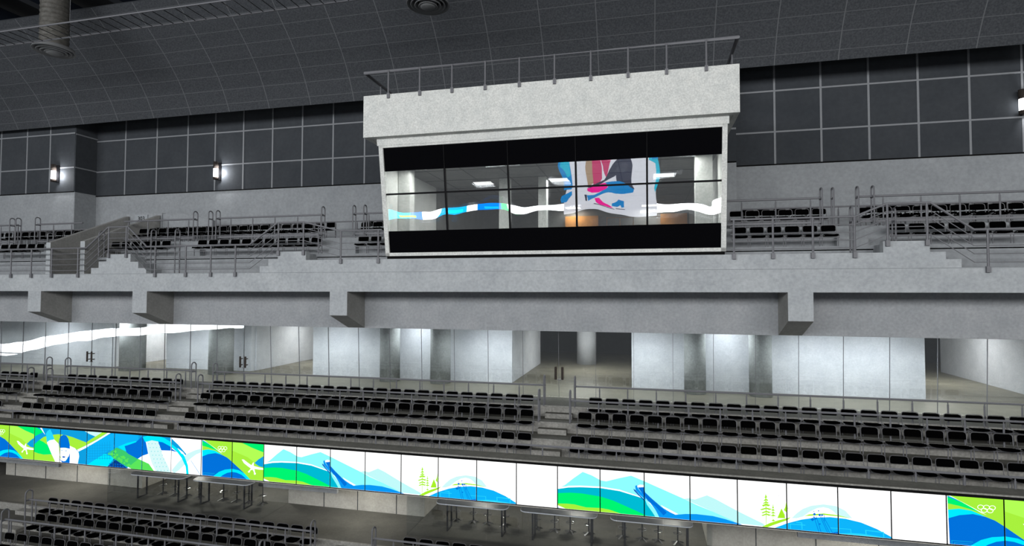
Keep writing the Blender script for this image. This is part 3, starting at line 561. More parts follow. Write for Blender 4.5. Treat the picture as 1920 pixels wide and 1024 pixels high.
# ---- mid tier: rows and concourse
FA, FB, FC, FM = -3.93, -4.235, -4.75, -3.59
YA, YB, YC = 17.60, 16.85, 16.05     # riser planes
m = MB()
m.box(XL, XR, 14.62, YC, -5.2, FC, 0)
m.box(XL, XR, YC, YB, -5.2, FB, 0); m.box(XL, XR, YB, YA, -5.2, FA, 0); m.box(XL, XR, YA, 19.05, -5.2, FM, 0)
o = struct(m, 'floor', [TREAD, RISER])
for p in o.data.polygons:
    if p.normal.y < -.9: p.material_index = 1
# light nosings along the risers
m = MB()
for y, z in ((YC, FB), (YB, FA), (YA, FM)): m.box(XL, XR, y-.035, y+.03, z-.03, z+.004)
struct(m, 'trim_5', RISER)
AISLES = [(-23.25, -22.35, -.02), (-16.45, -15.5, 0), (-3.1, -2.2, 0)]
for i, (a, b, _) in enumerate(AISLES):
    m = MB()
    m.box(a+.03, b-.02, YA-.26, YA-.035, FA, FA+.15); m.box(a-.06, b-.1, YB-.26, YB-.035, FB, FB+.15)
    m.box(a-.12, b-.16, YC-.28, YC-.035, FC, FC+.26); m.box(a-.14, b-.14, YC-.55, YC-.28, FC, FC+.12)
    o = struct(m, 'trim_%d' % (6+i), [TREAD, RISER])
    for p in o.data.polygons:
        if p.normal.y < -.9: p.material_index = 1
# curb in front of row C, dark lip and slab edge
m = MB(); m.box(XL, XR, 14.62, 14.92, -4.75, -4.44, 0); m.box(XL, XR, 14.38, 14.46, -4.47, -4.385, 1); m.box(XL, XR, 14.40, 14.92, -4.44, -4.375, 0)
struct(m, 'trim_9', [TREAD, DARKGAP])
m = MB(); m.box(XL, XR, 14.375, 14.41, -4.405, -4.37); struct(m, 'trim_10', RISER)
struct(MB().box(XL, XR, 14.52, 24, -5.62, -5.2), 'ceiling', WALL_LOW)

# ---- mid concourse interior
m = MB(); m.box(XL, XR, 19.05, 34, -3.9, FM); struct(m, 'floor', FLOOR_IN)
struct(MB().box(XL, XR, 18.9, 34, -1.15, -.9), 'ceiling', WALL_IN)
struct(MB().box(XL, XR, 33, 33.3, FM, -1.15), 'wall_back', PANEL)
m = MB()
m.box(XL, -24.66, 21.6, 22.6, FM, -1.15); m.box(-24.7, -24.6, 21.6, 27, FM, -1.15)
m.box(-21.9, -17.3, 21.9, 22.2, FM, -1.15)
m.box(-14.0, -5.3, 21.65, 21.9, FM, -1.15); m.box(-5.3, -5.15, 21.65, 27.8, FM, -1.15)
m.box(-.52, 9.15, 21.65, 21.95, FM, -1.15); m.box(-.52, -.3, 21.95, 33, FM, -1.15)
m.box(13.0, 13.2, 22.5, 29.3, FM, -1.15)
m.box(-14.0, -13.85, 21.9, 23.0, FM, -1.15); m.box(-17.9, -13.9, 28.0, 28.2, FM, -1.15); m.box(-22.5, -17.3, 25, 25.2, FM, -1.15)
m.box(9.0, 9.15, 21.95, 33, FM, -1.15)
m.prism([(-17.45, 22.2), (-17.6, 28), (-17.3, 28), (-17.25, 22.2)], FM, -1.15, axis='z')
struct(m, 'wall_concourse', WALL_IN)
cl = ['left of the first bright corridor wall', '', '', '', '', '']
COLS = [(-22.85, 21.0, .52, 'round concrete column behind glass, leftmost, left of the first corridor'),
        (-18.1, 21.0, .5, 'round concrete column behind glass, left of the second pair of door handles'),
        (-10.08, 21.0, .4, 'round concrete column behind glass below the booth\'s left edge'),
        (-7.91, 21.0, .4, 'round concrete column behind glass under the booth, second from its left edge'),
        (1.7, 21.0, .37, 'round concrete column behind glass, left one of the pair right of the doors'),
        (3.87, 21.0, .37, 'round concrete column behind glass, right one of the pair below the right bracket'),
        (-2.89, 28.3, .48, 'pale round column deep inside the dark corridor behind the centre doors')]
for x, y, r, lb in COLS:
    o = MB().lathe([(r, FM), (r, -1.15)], x, y, 28).build('column', WALL_IN if y > 25 else COLUMN, org=(x, y, FM), smooth=False)
    for p in o.data.polygons: p.use_smooth = len(p.vertices) == 4
    tag(o, lb, 'column', 'round columns of the concourse')
def lampbox(name, x, y, z, w_, d_, power, label, col=(1, 1, 1), grp=None, mat=LAMP):
    t = empty(name, (x, y, z), label, 'light', grp)
    MB().box(x-w_/2, x+w_/2, y-d_/2, y+d_/2, z-.05, z).build('housing', METAL, t)
    MB().box(x-w_/2+.03, x+w_/2-.03, y-d_/2+.03, y+d_/2-.03, z-.06, z-.05).build('diffuser', mat, t)
    l = bpy.data.lights.new('lamp', 'AREA'); l.shape = 'RECTANGLE'; l.size = w_*S; l.size_y = d_*S; l.energy = power; l.color = col
    o = bpy.data.objects.new('lamp_glow', l); SC.collection.objects.link(o); o.parent = t; o.location = (0, 0, -.09*S)
for x, nm in ((-27.5, 'at the far left end'), (-23.2, 'behind the left door handles'), (-19.5, 'before the second column'), (-15.6, 'in the left corridor mouth'), (-12.5, 'left of the paired columns'), (-5.8, 'right of the paired columns'),
              (-3.0, 'behind the centre doors'), (-.1, 'left of the right columns'), (7.6, 'before the bright right wall'), (5.6, 'right of the right columns'), (11.0, 'in the right corridor')):
    lampbox('ceiling_light', x, 20.3, -1.15, 1.3, .3, 112, 'added concourse fill light '+nm, (.93, .97, 1.0), 'concourse ceiling lights')
for x, y, nm in ((-15.6, 25, 'deep in the left corridor'), (11.2, 25.5, 'deep in the right corridor'), (-2.6, 25.5, 'deep in the centre corridor'), (-23.3, 24, 'deep in the far-left corridor')):  # extra lamps added to brighten the deep corridors
    lampbox('ceiling_light', x, y, -1.15, 1.3, .3, 190, 'added concourse fill light '+nm, (1, .98, .95), 'concourse ceiling lights')
for x, nm in ((-9.0, 'between the paired left columns'), (2.8, 'between the paired right columns')):  # small lamps added to lift the wall between paired columns
    lampbox('ceiling_light', x, 20.95, -1.15, .8, .25, 60, 'added concourse fill light '+nm, (.93, .97, 1), 'concourse ceiling lights')
def mid_pane(m, x0, x1, tilt):
    z0, z1 = FM+.01, -1.16; g = .012
    m.prism([(19.1, z0), (19.12, z0), (19.12-tilt, z1), (19.1-tilt, z1)], x0+g*.5, x1-g*.5, axis='x')
seams = [-35.5, -34.25, -33.0, -31.75, -30.5, -29.25, -28.0, -26.73, -25.47, -24.2, -22.93, -21.67, -20.42, -19.19, -17.94, -16.67, -15.41, -14.15, -12.91, -11.65]
x = -11.65
while x < XR: x += 1.251; seams.append(round(x, 3))
m = MB()
for a, b in zip(seams, seams[1:]):
    mid_pane(m, a, b, 0.0 if b < -15.3 else .13)
struct(m, 'window_1', GLASS_MID)
m = MB()
for a in seams:
    tl = 0 if a < -15.3 else .13
    m.prism([(19.09, FM), (19.125, FM), (19.125-tl, -1.16), (19.09-tl, -1.16)], a-.005, a+.005, axis='x')
struct(m, 'trim_11', METAL)
dl = []
for i, xc in enumerate((-22.86, -15.34, -2.87)):
    o = MB().box(xc-.07, xc+.07, 19.0, 19.06, -3.0, -2.98).build('door_%d' % (i+1), METAL, org=(xc, 19.03, FM)); tag(o, kind='structure')
    for s in (-1, 1):
        h = MB(); cx = xc+s*.115
        h.box(cx-.042, cx+.042, 18.93, 18.97, -2.98, -2.54); h.box(cx-.02, cx+.02, 18.97, 19.1, -2.9, -2.86); h.box(cx-.02, cx+.02, 18.97, 19.1, -2.66, -2.62)
        h.build('door_handle', HANDLE, o, bevel=.03)

# ---- outer wall above the upper tier
def wallpiece(name, x0, x1, y, z0, z1, vx, hz, zt):
    m = MB(); m.box(x0, x1, y, y+.3, 1.9, zt, 0); m.box(x0, x1, y-.02, y+.3, zt, z1, 1); m.box(x0, x1, y-.035, y, zt-.03, zt+.012, 3)
    for v in vx: m.box(v-.035, v+.035, y-.035, y-.02, zt+.012, z1, 2)
    for h in hz: m.box(x0, x1, y-.036, y-.02, h-.03, h+.03, 2)
    struct(m, name, [CONC_WALL, PANEL, JOINT, DARKGAP])
wallpiece('wall_left', XL-2, -27.01, 21.4, 0, 11, [-31.72, -30.02, -28.54], [7.72, 6.04], 4.85)
vs = [-25.19, -23.29, -21.48, -19.92, -18.36, -16.79, -15.23, -13.66, -12.1, 4.75, 6.33, 7.9, 9.47, 11.04, 12.6]
wallpiece('wall_back', -27.2, -8.5, 22.5, 0, 11, [v for v in vs if v < -8.5], [7.56, 6.01], 4.79)
wallpiece('wall_right', 2.31, XR+4, 22.5, 0, 11, [v for v in vs if v > 2.4], [7.56, 6.01], 4.79)
struct(MB().box(-8.5, 2.31, 22.5, 22.8, 5.25, 11), 'wall_upper', PANEL)
m = MB(); m.box(-27.2, -26.98, 21.405, 22.5, 1.9, 4.83, 0); m.box(-27.2, -26.97, 21.39, 22.5, 4.83, 11, 1)
m.box(-26.97, -26.955, 21.39, 22.5, 7.64, 7.70, 2); m.box(-26.97, -26.955, 21.39, 22.5, 6.0, 6.06, 2)
struct(m, 'wall_return', [CONC_WALL, PANEL, JOINT])
wallpiece('wall_booth', 2.45, 3.27, 21.7, 0, 11, [], [7.56, 6.01], 4.79)
# curved tiled ceiling
prof = [(21.0, 7.97), (20.9, 8.2), (20.75, 8.5), (20.55, 8.86), (20.3, 9.24), (20.0, 9.6), (19.65, 9.98), (19.25, 10.36), (18.8, 10.76), (18.35, 11.17), (17.9, 11.58)]
me = bpy.data.meshes.new('ceiling'); V = []; Fc = []; arc = [0]
for i in range(1, len(prof)): arc.append(arc[-1]+math.dist(prof[i], prof[i-1]))
xa, xb = -42., 18.
for xx in (xa, xb): V += [(xx*S, a*S, b*S) for a, b in prof]
n = len(prof)
for xx in (xa, xb): V += [(xx*S, (a+.12)*S, (b+.12)*S) for a, b in prof]
Fc = [(i, i+1, n+i+1, n+i) for i in range(n-1)]+[(2*n+i, 3*n+i, 3*n+i+1, 2*n+i+1) for i in range(n-1)]+[(0, n, 3*n, 2*n), (n-1, 3*n-1, 4*n-1, 2*n-1)]
me.from_pydata(V, [], Fc); me.materials.append(TILES); me.materials.append(PANEL)
uvl = me.uv_layers.new(name='UVMap')
for p in me.polygons:
    p.material_index = 0 if p.index < n-1 else 1
    for li in p.loop_indices:
        vi = me.loops[li].vertex_index % (2*n)
        uvl.data[li].uv = (((xa if vi < n else xb)-4.435)/2.033, (arc[vi % n]-.33)/.59+4)
co = bpy.data.objects.new('ceiling', me); SC.collection.objects.link(co); tag(co, kind='structure')
# black roof deck beyond the ceiling edge
m = MB(); m.box(-60, 25, 6, 30, 17.0, 17.2); struct(m, 'ceiling', ROOFD)
for k in range(9):
    y = 15.5+k*.95
    o = MB().box(-60, -5, y, y+.12, 16.7, 16.8).build('roof_purlin', PURLIN, org=(-30, y, 16.7)); tag(o, 'thin grey purlin under the black roof, %s from the front' % ORD[k+1], 'purlin', 'roof purlins above the ceiling edge')
for k, x in enumerate((-42, -37.3, -32.6, -27.9, -23.2)):
    o = MB().box(x, x+.55, 8, 29, 15.6, 16.65).build('roof_girder', ROOFB, org=(x, 18, 15.6)); tag(o, 'blue-black steel roof girder, %s from the left' % ORD[k+1], 'girder', 'roof girders above the ceiling edge')

# ---- ducts, diffusers, cable ladder
DIFF = plain('grey_diffuser_enamel', (.19, .195, .20), .6)
for x, y, z, lb in ((-22.4, 16.8, 9.33, 'left one of the two, below the left duct'), (-6.83, 16.8, 9.33, 'right one of the two, above the booth')):
    t = empty('air_diffuser', (x, y, z), 'round ribbed grey ceiling air diffuser, '+lb, 'vent', 'round air diffusers')
    for k in range(4):
        r = .70-.13*k; MB().lathe([(r-.05, z+.16+.0*k), (r, z+.02-.02*k), (r-.03, z-.0-.02*k), (r-.09, z+.10)], x, y, 36).build('cone_ring', DIFF, t, smooth=True)
    MB().lathe([(.001, z-.10), (.18, z-.09), (.27, z-.05), (.29, z+.06)], x, y, 32).build('centre_cone', DIFF, t, smooth=True)
m = MB(); m.lathe([(.46, 9.52)]+[v for k in range(40) for v in ((.46, 9.56+k*.18), (.478, 9.58+k*.18), (.478, 9.60+k*.18), (.46, 9.62+k*.18))]+[(.46, 16.95)], -22.4, 16.8, 28)
GALV = concrete('galvanised_duct', (.06, .058, .052), (.12, .115, .105), 6, 1.2, .5)
tag(m.build('air_duct', GALV, org=(-22.4, 16.8, 9.52), smooth=True), 'vertical ribbed spiral air duct rising through the roof gap at the upper left', 'duct')
m = MB(); m.lathe([(.46, 9.52), (.46, 16.95)], -6.83, 16.8, 24)
tag(m.build('air_duct', GALV, org=(-6.83, 16.8, 9.52), smooth=True), 'air duct above the diffuser over the booth', 'duct')
t = empty('cable_ladder', (-20, 15.5, 9.35), 'long horizontal cable ladder with grey rails hung under the curved ceiling', 'cable tray')
for y in (15.02, 15.93): MB().box(-45, 0, y, y+.035, 9.315, 9.36).build('side_rail', METAL, t)
for k in range(0, 70): MB().box(-38+k*.45, -37.98+k*.45, 15.07, 15.93, 9.32, 9.34).build('rung', METAL_D, t)
for x in (-35, -28.3, -19.4, -10.6, -4): MB().box(x, x+.012, 15.04, 15.05, 9.38, 17).build('hanger_rod', METAL, t)

# ================================================================ wall sconces
SCN = [(-28.05, 21.36, 5.66, 'small wall sconce glowing on the projecting panel wall at the far left'),
       (-19.70, 22.46, 5.60, 'small wall sconce glowing on the dark panel wall left of the booth'),
       (12.50, 22.46, 6.38, 'wall sconce glowing on the dark panel wall at the right edge')]
for x, y, z, lb in SCN:
    t = empty('wall_sconce', (x, y, z), lb, 'lamp', 'wall sconces')
    yc = y-.17; r = .105
    MB().lathe([(r, z-.2), (r, z+.2)], x, yc, 18).build('lamp_tube', SCONCE, t, smooth=True)
    MB().lathe([(r+.01, z+.2), (r+.01, z+.52), (.02, z+.53)], x, yc, 18).build('top_cap', HANDLE, t, smooth=True)
    MB().lathe([(.02, z-.33), (r+.01, z-.32), (r+.01, z-.2)], x, yc, 18).build('bottom_cap', HANDLE, t, smooth=True)
    MB().box(x+.02, x+.16, y-.06, y, z-.33, z+.5).build('back_plate', BLACKM, t)
    l = bpy.data.lights.new('sconce_light', 'POINT'); l.energy = 130; l.shadow_soft_size = .12
    o = bpy.data.objects.new('sconce_glow', l); SC.collection.objects.link(o); o.parent = t; o.location = (.22*S, -.2*S, 0)

# ================================================================ commentary booth
bt = empty('commentary_booth', (-3.1, 17.3, 1.2), 'large pale concrete commentary booth with a wide slanted window, above the balcony', 'booth')
def Yb(z, off=0): return 17.6-.16667*z+off
def slab(m, x0, x1, z0, z1, o0, o1, mi=0):     # a piece lying along the slanted window plane
    m.prism([(Yb(z0, o0), z0), (Yb(z1, o0), z1), (Yb(z1, o1), z1), (Yb(z0, o1), z0)], x0, x1, axis='x', m=mi); return m
m = MB(); slab(m, -8.53, -8.385, 1.2, 5.03, -.03, .35); slab(m, 2.17, 2.31, 1.2, 5.03, -.03, .35)
slab(m, -8.53, 2.31, 1.2, 1.31, -.03, .35); slab(m, -8.53, 2.31, 4.73, 5.03, -.03, .35)
m.build('window_frame', CONC_WARM, bt)
m = MB(); slab(m, -8.57, 2.35, 4.80, 5.03, -.045, .2); m.build('cornice', CONC_WARM, bt)
m = MB()
for a, b in ((-8.53, -8.4), (2.18, 2.31)): m.prism([(Yb(1.2, .2), 1.2), (21.7, 1.2), (21.7, 5.03), (Yb(5.03, .2), 5.03)], a, b, axis='x')
m.build('side_wall', CONC_WARM, bt)
m = MB(); m.box(-8.5, 2.28, 17.45, 29, 1.12, 1.25); m.build('booth_floor', FLOOR_LOW, bt)
m = MB(); m.box(-8.5, 2.28, 17.43, 17.6, 1.1, 1.2); m.build('shadow_gap', DARKGAP, bt)  # black strip painted as the shade between booth and fascia
m = MB(); m.box(-8.94, 2.60, 16.5, 16.75, 5.03, 6.40); m.box(-8.94, 2.60, 16.75, 21.7, 5.05, 5.2); m.box(-8.94, -8.8, 16.75, 21.7, 5.03, 6.40); m.box(2.46, 2.60, 16.75, 21.7, 5.03, 6.40)
m.build('roof_parapet', CONC_WARM, bt)
g = MB(); slab(g, -8.385, 2.17, 3.99, 4.73, .03, .06); slab(g, -8.385, 2.17, 1.31, 2.03, .03, .06); g.build('black_spandrel', BLACK, bt)
g = MB()
mx_ = [-8.385, -6.29, -4.18, -2.05, .07, 2.17]
for a, b in zip(mx_, mx_[1:]): slab(g, a, b, 2.03, 3.99, .035, .05)
g.build('window_pane', GLASS_BOOTH, bt)
for a in mx_[1:-1]:
    MB_ = slab(MB(), a-.028, a+.028, 2.03, 3.99, -.01, .06); MB_.build('mullion', BLACKM, bt)
    slab(MB(), a-.01, a+.01, 3.99, 4.78, .01, .06).build('mullion', BLACKM, bt)
slab(MB(), -8.385, 2.17, 3.215, 3.265, .0, .06).build('transom', BLACKM, bt)
# booth interior
INW = concrete('booth_inner_wall', (.10, .10, .095), (.15, .15, .14), 1, .4)
m = MB(); m.box(-8.3, 2.1, 28.6, 28.8, 1.25, 5.03); m.box(-8.5, -8.3, 21.7, 28.8, 1.25, 5.03); m.box(2.1, 2.3, 21.7, 28.8, 1.25, 5.03); m.build('inner_wall', INW, bt)
m = MB(); m.box(-8.5, 2.3, 17.4, 28.8, 4.3, 4.4)
bc = m.build('inner_ceiling', INW, bt)
m = MB()
for k in range(8): m.box(-7.6+k*1.35, -7.58+k*1.35, 17.4, 28.6, 4.285, 4.3)
for k in range(6): m.box(-8.3, 2.1, 18.6+k*1.7, 18.615+k*1.7, 4.285, 4.3)
m.build('ceiling_grid', BLACKM, bt)
PCN = [(-8.38, -7.95, 18.0, 18.4), (1.52, 2.03, 18.0, 18.4), (-5.37, -4.99, 20.4, 20.8), (-3.86, -3.56, 20.4, 20.8)]
for a, b, y0, y1 in PCN: MB().box(a, b, y0, y1, 1.25, 4.3).build('inner_column', CONC_WARM, bt, org=(0, 0, 0))
DO = [(-3.95, -2.3), (.75, 2.0)]
for a, b in DO: MB().box(a, b, 28.3, 28.6, 1.25, 3.85).build('wooden_door', WOOD, bt)
m = MB()
for k in range(4):
    a = -1.8+k*.62; m.box(a, a+.03, 27.2, 27.25, 1.25, 3.6); m.box(a, a+.6, 27.2, 27.25, 3.57, 3.6)
m.build('partition_frame', WOOD, bt)
for x, y, lb in ((-6.1, 20.8, 'left one of the front three'), (-3.15, 20.8, 'middle one of the front three'), (.68, 20.8, 'right one of the front three'), (-3.5, 28.0, 'left one of the rear two'), (.2, 28.0, 'right one of the rear two')):
    lampbox('ceiling_light', x, y, 4.28, .75, .62, 150, 'flat white ceiling light inside the booth, '+lb, (1, 1, 1), 'booth ceiling lights')
for x, lb in ((-7.2, 'left'), (-4.6, 'centre-left'), (-1.6, 'centre-right'), (.9, 'right')):  # strip lights added out of sight to brighten the booth columns
    lampbox('ceiling_light', x, 17.75, 4.28, 1.2, .3, 160, 'added unseen strip light inside the booth window, '+lb, (1, 1, .98), 'added booth strip lights')
# roof railing
rl = MB(); rz = 7.165; rl.tube([(-8.9, 21.0, rz), (-8.9, 16.52, rz), (2.57, 16.52, rz), (2.57, 21.0, rz)], .04, 8)
r_ = empty('roof_railing', (-3.1, 16.5, 6.4), 'thin grey guard railing along the booth roof edge', 'railing')
rl.build('top_rail', METAL, r_)
for k in range(10):
    x = -8.05+k*1.0855; p = MB(); p.tube([(x, 16.47, 6.27), (x, 16.47, rz)], .026, 6); p.box(x-.045, x+.045, 16.45, 16.5, 6.26, 6.42); p.build('post', METAL, r_)
for x in (-8.9, 2.57):
    for k in range(1, 4): p = MB(); p.tube([(x, 16.52+k*1.1, 6.4), (x, 16.52+k*1.1, rz)], .026, 6); p.build('post', METAL, r_)

# ================================================================ vomitory ramp with the section sign
def ramp(x0, x1, ya, za, yb, zb): return MB().prism([(ya, .1), (yb, .1), (yb, zb), (ya, za)], x0, x1, axis='x')
o = ramp(-23.30, -23.08, 17.4, 1.94, 20.85, 3.44).build('ramp_parapet', [CONC_SHADED, CONC], org=(-23.16, 17.4, .1)); tag(o, 'sloping concrete stairwell parapet left of the section sign, left one of two', 'parapet', 'stairwell parapets')
o2 = ramp(-21.58, -21.36, 17.4, 1.96, 20.85, 3.44).build('ramp_parapet', [CONC_SHADED, CONC], org=(-21.4, 17.4, .1)); tag(o2, 'sloping concrete stairwell parapet right of the stairwell opening, right one of two', 'parapet', 'stairwell parapets')
for q in (o, o2):  # front edges painted pale as lit, sides left in the shade tone
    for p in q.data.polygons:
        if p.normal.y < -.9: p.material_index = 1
m = MB(); m.box(-23.27, -21.3, 20.9, 21.1, 2.0, 3.56); m.prism([(-21.3, 2.0), (-18.6, 2.0), (-18.6, 3.15), (-20.2, 3.5), (-21.3, 3.52)], 20.95, 21.1)
struct(m, 'wall_stairwell', CONC_WALL)
sg = empty('section_sign', (-22.4, 20.88, 3.3), 'pale section sign reading 303 above the upper-left stairwell', 'sign')
MB().box(-22.76, -22.06, 20.86, 20.9, 3.16, 3.5).build('sign_board', SIGNM, sg)
cu = bpy.data.curves.new('digits', 'FONT'); cu.body = '303'; cu.size = .26*S; cu.align_x = 'CENTER'; cu.extrude = .004
cu.materials.append(BLACKM)
to = bpy.data.objects.new('sign_digits', cu); SC.collection.objects.link(to); to.parent = sg; to.rotation_euler = (math.pi/2, 0, 0); to.location = (0, -.03*S, -.06*S)
bpy.context.view_layer.update(); dm = bpy.data.meshes.new_from_object(to.evaluated_get(bpy.context.evaluated_depsgraph_get())); dm.name = 'sign_digits'
tm = bpy.data.objects.new('digits', dm); SC.collection.objects.link(tm); tm.parent = sg; tm.rotation_euler = to.rotation_euler; tm.location = to.location; bpy.data.objects.remove(to)

# ================================================================ railings
def hoop(x, y, z0, z1, t, w_=.22, r=.024, rail=None):
    m = MB(); pts = [(x, y-w_/2, z0)]
    n = 8
    for i in range(n+1):
        a = math.pi*i/n; pts.append((x, y-w_/2*math.cos(a), z1-w_/2+w_/2*math.sin(a)))
    pts.append((x, y+w_/2, z0)); m.tube(pts, r, 6)
    if rail: m.box(x-.015, x+.015, y-w_/2, y+w_/2, rail-.05, rail)
    m.build('end_hoop', METAL, t)
def rail(name, label, x0, x1, y, ztop, zbase, posts, hoops=(), r=.028, extra=(), grp=None, hz=.31, bar=None):
    t = empty(name, ((x0+x1)/2, y, zbase), label, 'railing', grp)
    MB().tube([(x0, y, ztop), (x1, y, ztop)], r, 8).build('top_rail', METAL, t)
    for e in extra: MB().tube([(x0, y, e), (x1, y, e)], .011, 5).build('mid_rail', METAL, t)
    if bar: MB().box(x0, x1, y-.03, y+.03, bar-.05, bar+.01).build('bottom_rail', METAL, t)
    for p in posts:
        if x0 < p < x1 and seen((p, y, ztop), 25): m = MB(); m.tube([(p, y, zbase), (p, y, ztop-.08)], .023, 6); m.tube([(p, y, ztop-.08), (p, y, ztop)], .014, 6); m.build('post', METAL, t)
    for h in hoops: hoop(h, y, zbase, ztop+hz, t, rail=ztop)
    return t
def lattice(x0, pitch): return [x0+pitch*k for k in range(-45, 30)]
G1 = 'guard railings of the middle tier'
rail('guard_railing', 'long grey railing on the curb directly above the lit panels', XL, XR, 14.9, -4.12, -4.44, lattice(1.19, .9735), grp=G1)
segs = [(XL, -23.2, 'left edge'), (-22.27, -16.35, 'left block'), (-15.41, -3.17, 'centre block under the booth'), (-2.22, XR, 'right block')]
for i, (a, b, nm) in enumerate(segs):
    hs = [h for h in (a, b) if XL < h < XR]
    rail('guard_railing', 'grey railing with looped ends behind the middle row, '+nm, a, b, YB+.05, -3.27, FA, lattice(2.04, .853), hs, grp=G1)
    a2 = a+.0 if a == XL else {1: -22.34, 2: -15.45, 3: -2.17}[i]; b2 = {0: -23.29, 1: -16.4, 2: -3.14, 3: XR}[i]
    rail('guard_railing', 'grey railing with looped ends along the concourse edge, '+nm, a2, b2, YA+.05, -2.96, FM, lattice(2.01, .853), [h for h in (a2, b2) if XL < h < XR], grp=G1)
G2_ = 'guard railings of the lower tier'
rail('guard_railing', 'grey two-bar railing before the top row of the lower left block', -20.1, -9.43, 14.7, -6.96, -7.81, lattice(-19.2, .5905), (-20.1, -9.43), extra=(-7.17,), grp=G2_)
rail('guard_railing', 'grey two-bar railing before the lower block below the centre tables', -7.5, 1.5, 14.7, -6.96, -7.81, lattice(-6.9, .5905), (-7.5,), extra=(-7.17,), grp=G2_)
rail('guard_railing', 'grey railing before the second row of the lower left block', -19.93, -10.5, 13.88, -7.28, -8.04, lattice(-18.5, .59), (-19.93, -10.5), grp=G2_)
G3 = 'guard railings of the upper tier'
for a, b, nm in ((XL, -26.99, 'at the far left edge'), (-25.89, -23.4, 'left of the stairwell'), (-21.2, -17.67, 'right of the stairwell'), (-16.6, -11.9, 'left of the booth'), (-10.6, -8.7, 'touching the booth\'s left side'), (2.45, 5.3, 'touching the booth\'s right side'), (6.3, XR, 'at the right edge')):
    hs = [h for h in (a, b) if -29 < h < XR-.5 and h not in (-8.7, 2.45, -23.4, -21.2)]+{-10.6: [-10.15], 6.3: [6.72]}.get(a, [])+([-27.34] if b == -26.99 else [])
    pst = [p for p in lattice(4.0, 1.0)]
    rail('guard_railing', 'grey railing between the two upper rows, '+nm, a, b, 18.95, 2.92, 2.02, pst, hs, r=.034, grp=G3, bar=2.18)
for a, b, nm in ((XL, -23.5, 'at the far left'), (-18.5, -8.9, 'left of the booth'), (3.3, XR, 'right of the booth')):
    rail('guard_railing', 'grey railing behind the last upper row, '+nm, a, b, 21.0, 2.92, 2.15, lattice(4.4, 1.0), (), r=.028, grp=G3)
for k, (hx, zt) in enumerate(((-23.44, 2.36), (-20.85, 2.36), (-18.36, 2.36), (-17.26, 2.36), (-11.2, 2.33), (5.71, 2.45), (6.78, 2.36))):
    t = empty('stair_hoop', (hx, 17.66, .1), 'grey looped stair handrail on the upper tier, %s from the left' % ORD[k+1], 'railing', 'looped stair handrails of the upper tier')
    hoop(hx, 17.66, 1.35 if k in (1, 4, 6) else .1, zt, t, rail=2.02)
for k, hx in enumerate((-16.95, 5.62)):
    t = empty('stair_hoop', (hx, 18.95, 2.02), 'grey looped rail end beside the upper-row railing gap, %s from the left' % ORD[k+1], 'railing', 'looped rail ends of the upper row')
    hoop(hx, 18.95, 2.02, 3.22, t, rail=2.92)
# stepped railing fixed to the balcony fascia
def steprail(label, path, offs, posts, y=FY-.04):
    t = empty('balcony_railing', (path[0][0], y, .6), label, 'railing', 'balcony fascia railings')
    MB().tube([(x, y, z) for x, z in path], .03, 8).build('top_rail', METAL, t)
    for o_ in offs: MB().tube([(x, y, z-o_) for x, z in path], .012, 5).build('mid_rail', METAL, t)
    for x, zb, zt in posts:
        m = MB(); m.tube([(x, y, zb-.12), (x, y, zt)], .03, 6); m.box(x-.05, x+.05, y-.03, y+.04, zb-.14, zb+.02); m.build('post', METAL, t)
OF = (.215, .43, .645, .87)
steprail('grey multi-bar balcony railing left of the booth, stepping over two stair blocks', [(XL, 1.68), (-21.1, 1.68), (-20.07, 2.46), (-19.14, 2.46), (-18.25, 1.68), (-13.76, 1.68), (-12.64, 2.43), (-11.6, 2.43), (-10.2, 2.09), (-8.62, 2.09)], OF,
         [(x, .675, 1.68) for x in (-31.3, -30.25, -29.2, -28.1, -27, -25.95, -24.91, -23.85, -22.81, -21.5, -17.86, -16.49, -15.4, -14.36)]+[(-20.04, 1.42, 2.46), (-19.21, 1.42, 2.46), (-12.6, 1.41, 2.43), (-11.6, 1.41, 2.43), (-10.15, 1.1, 2.09), (-8.75, 1.1, 2.09)])
steprail('grey multi-bar balcony railing right of the booth, stepping over the stair block', [(2.42, 2.11), (5.67, 2.11), (6.45, 2.44), (7.5, 2.44), (8.5, 1.68), (XR, 1.68)], OF,
         [(2.51, 1.1, 2.11), (3.56, 1.1, 2.11), (4.6, 1.1, 2.11), (5.66, 1.1, 2.11), (6.47, 1.41, 2.44), (7.42, 1.41, 2.44), (8.81, .675, 1.68), (9.86, .675, 1.68), (10.9, .675, 1.68)])

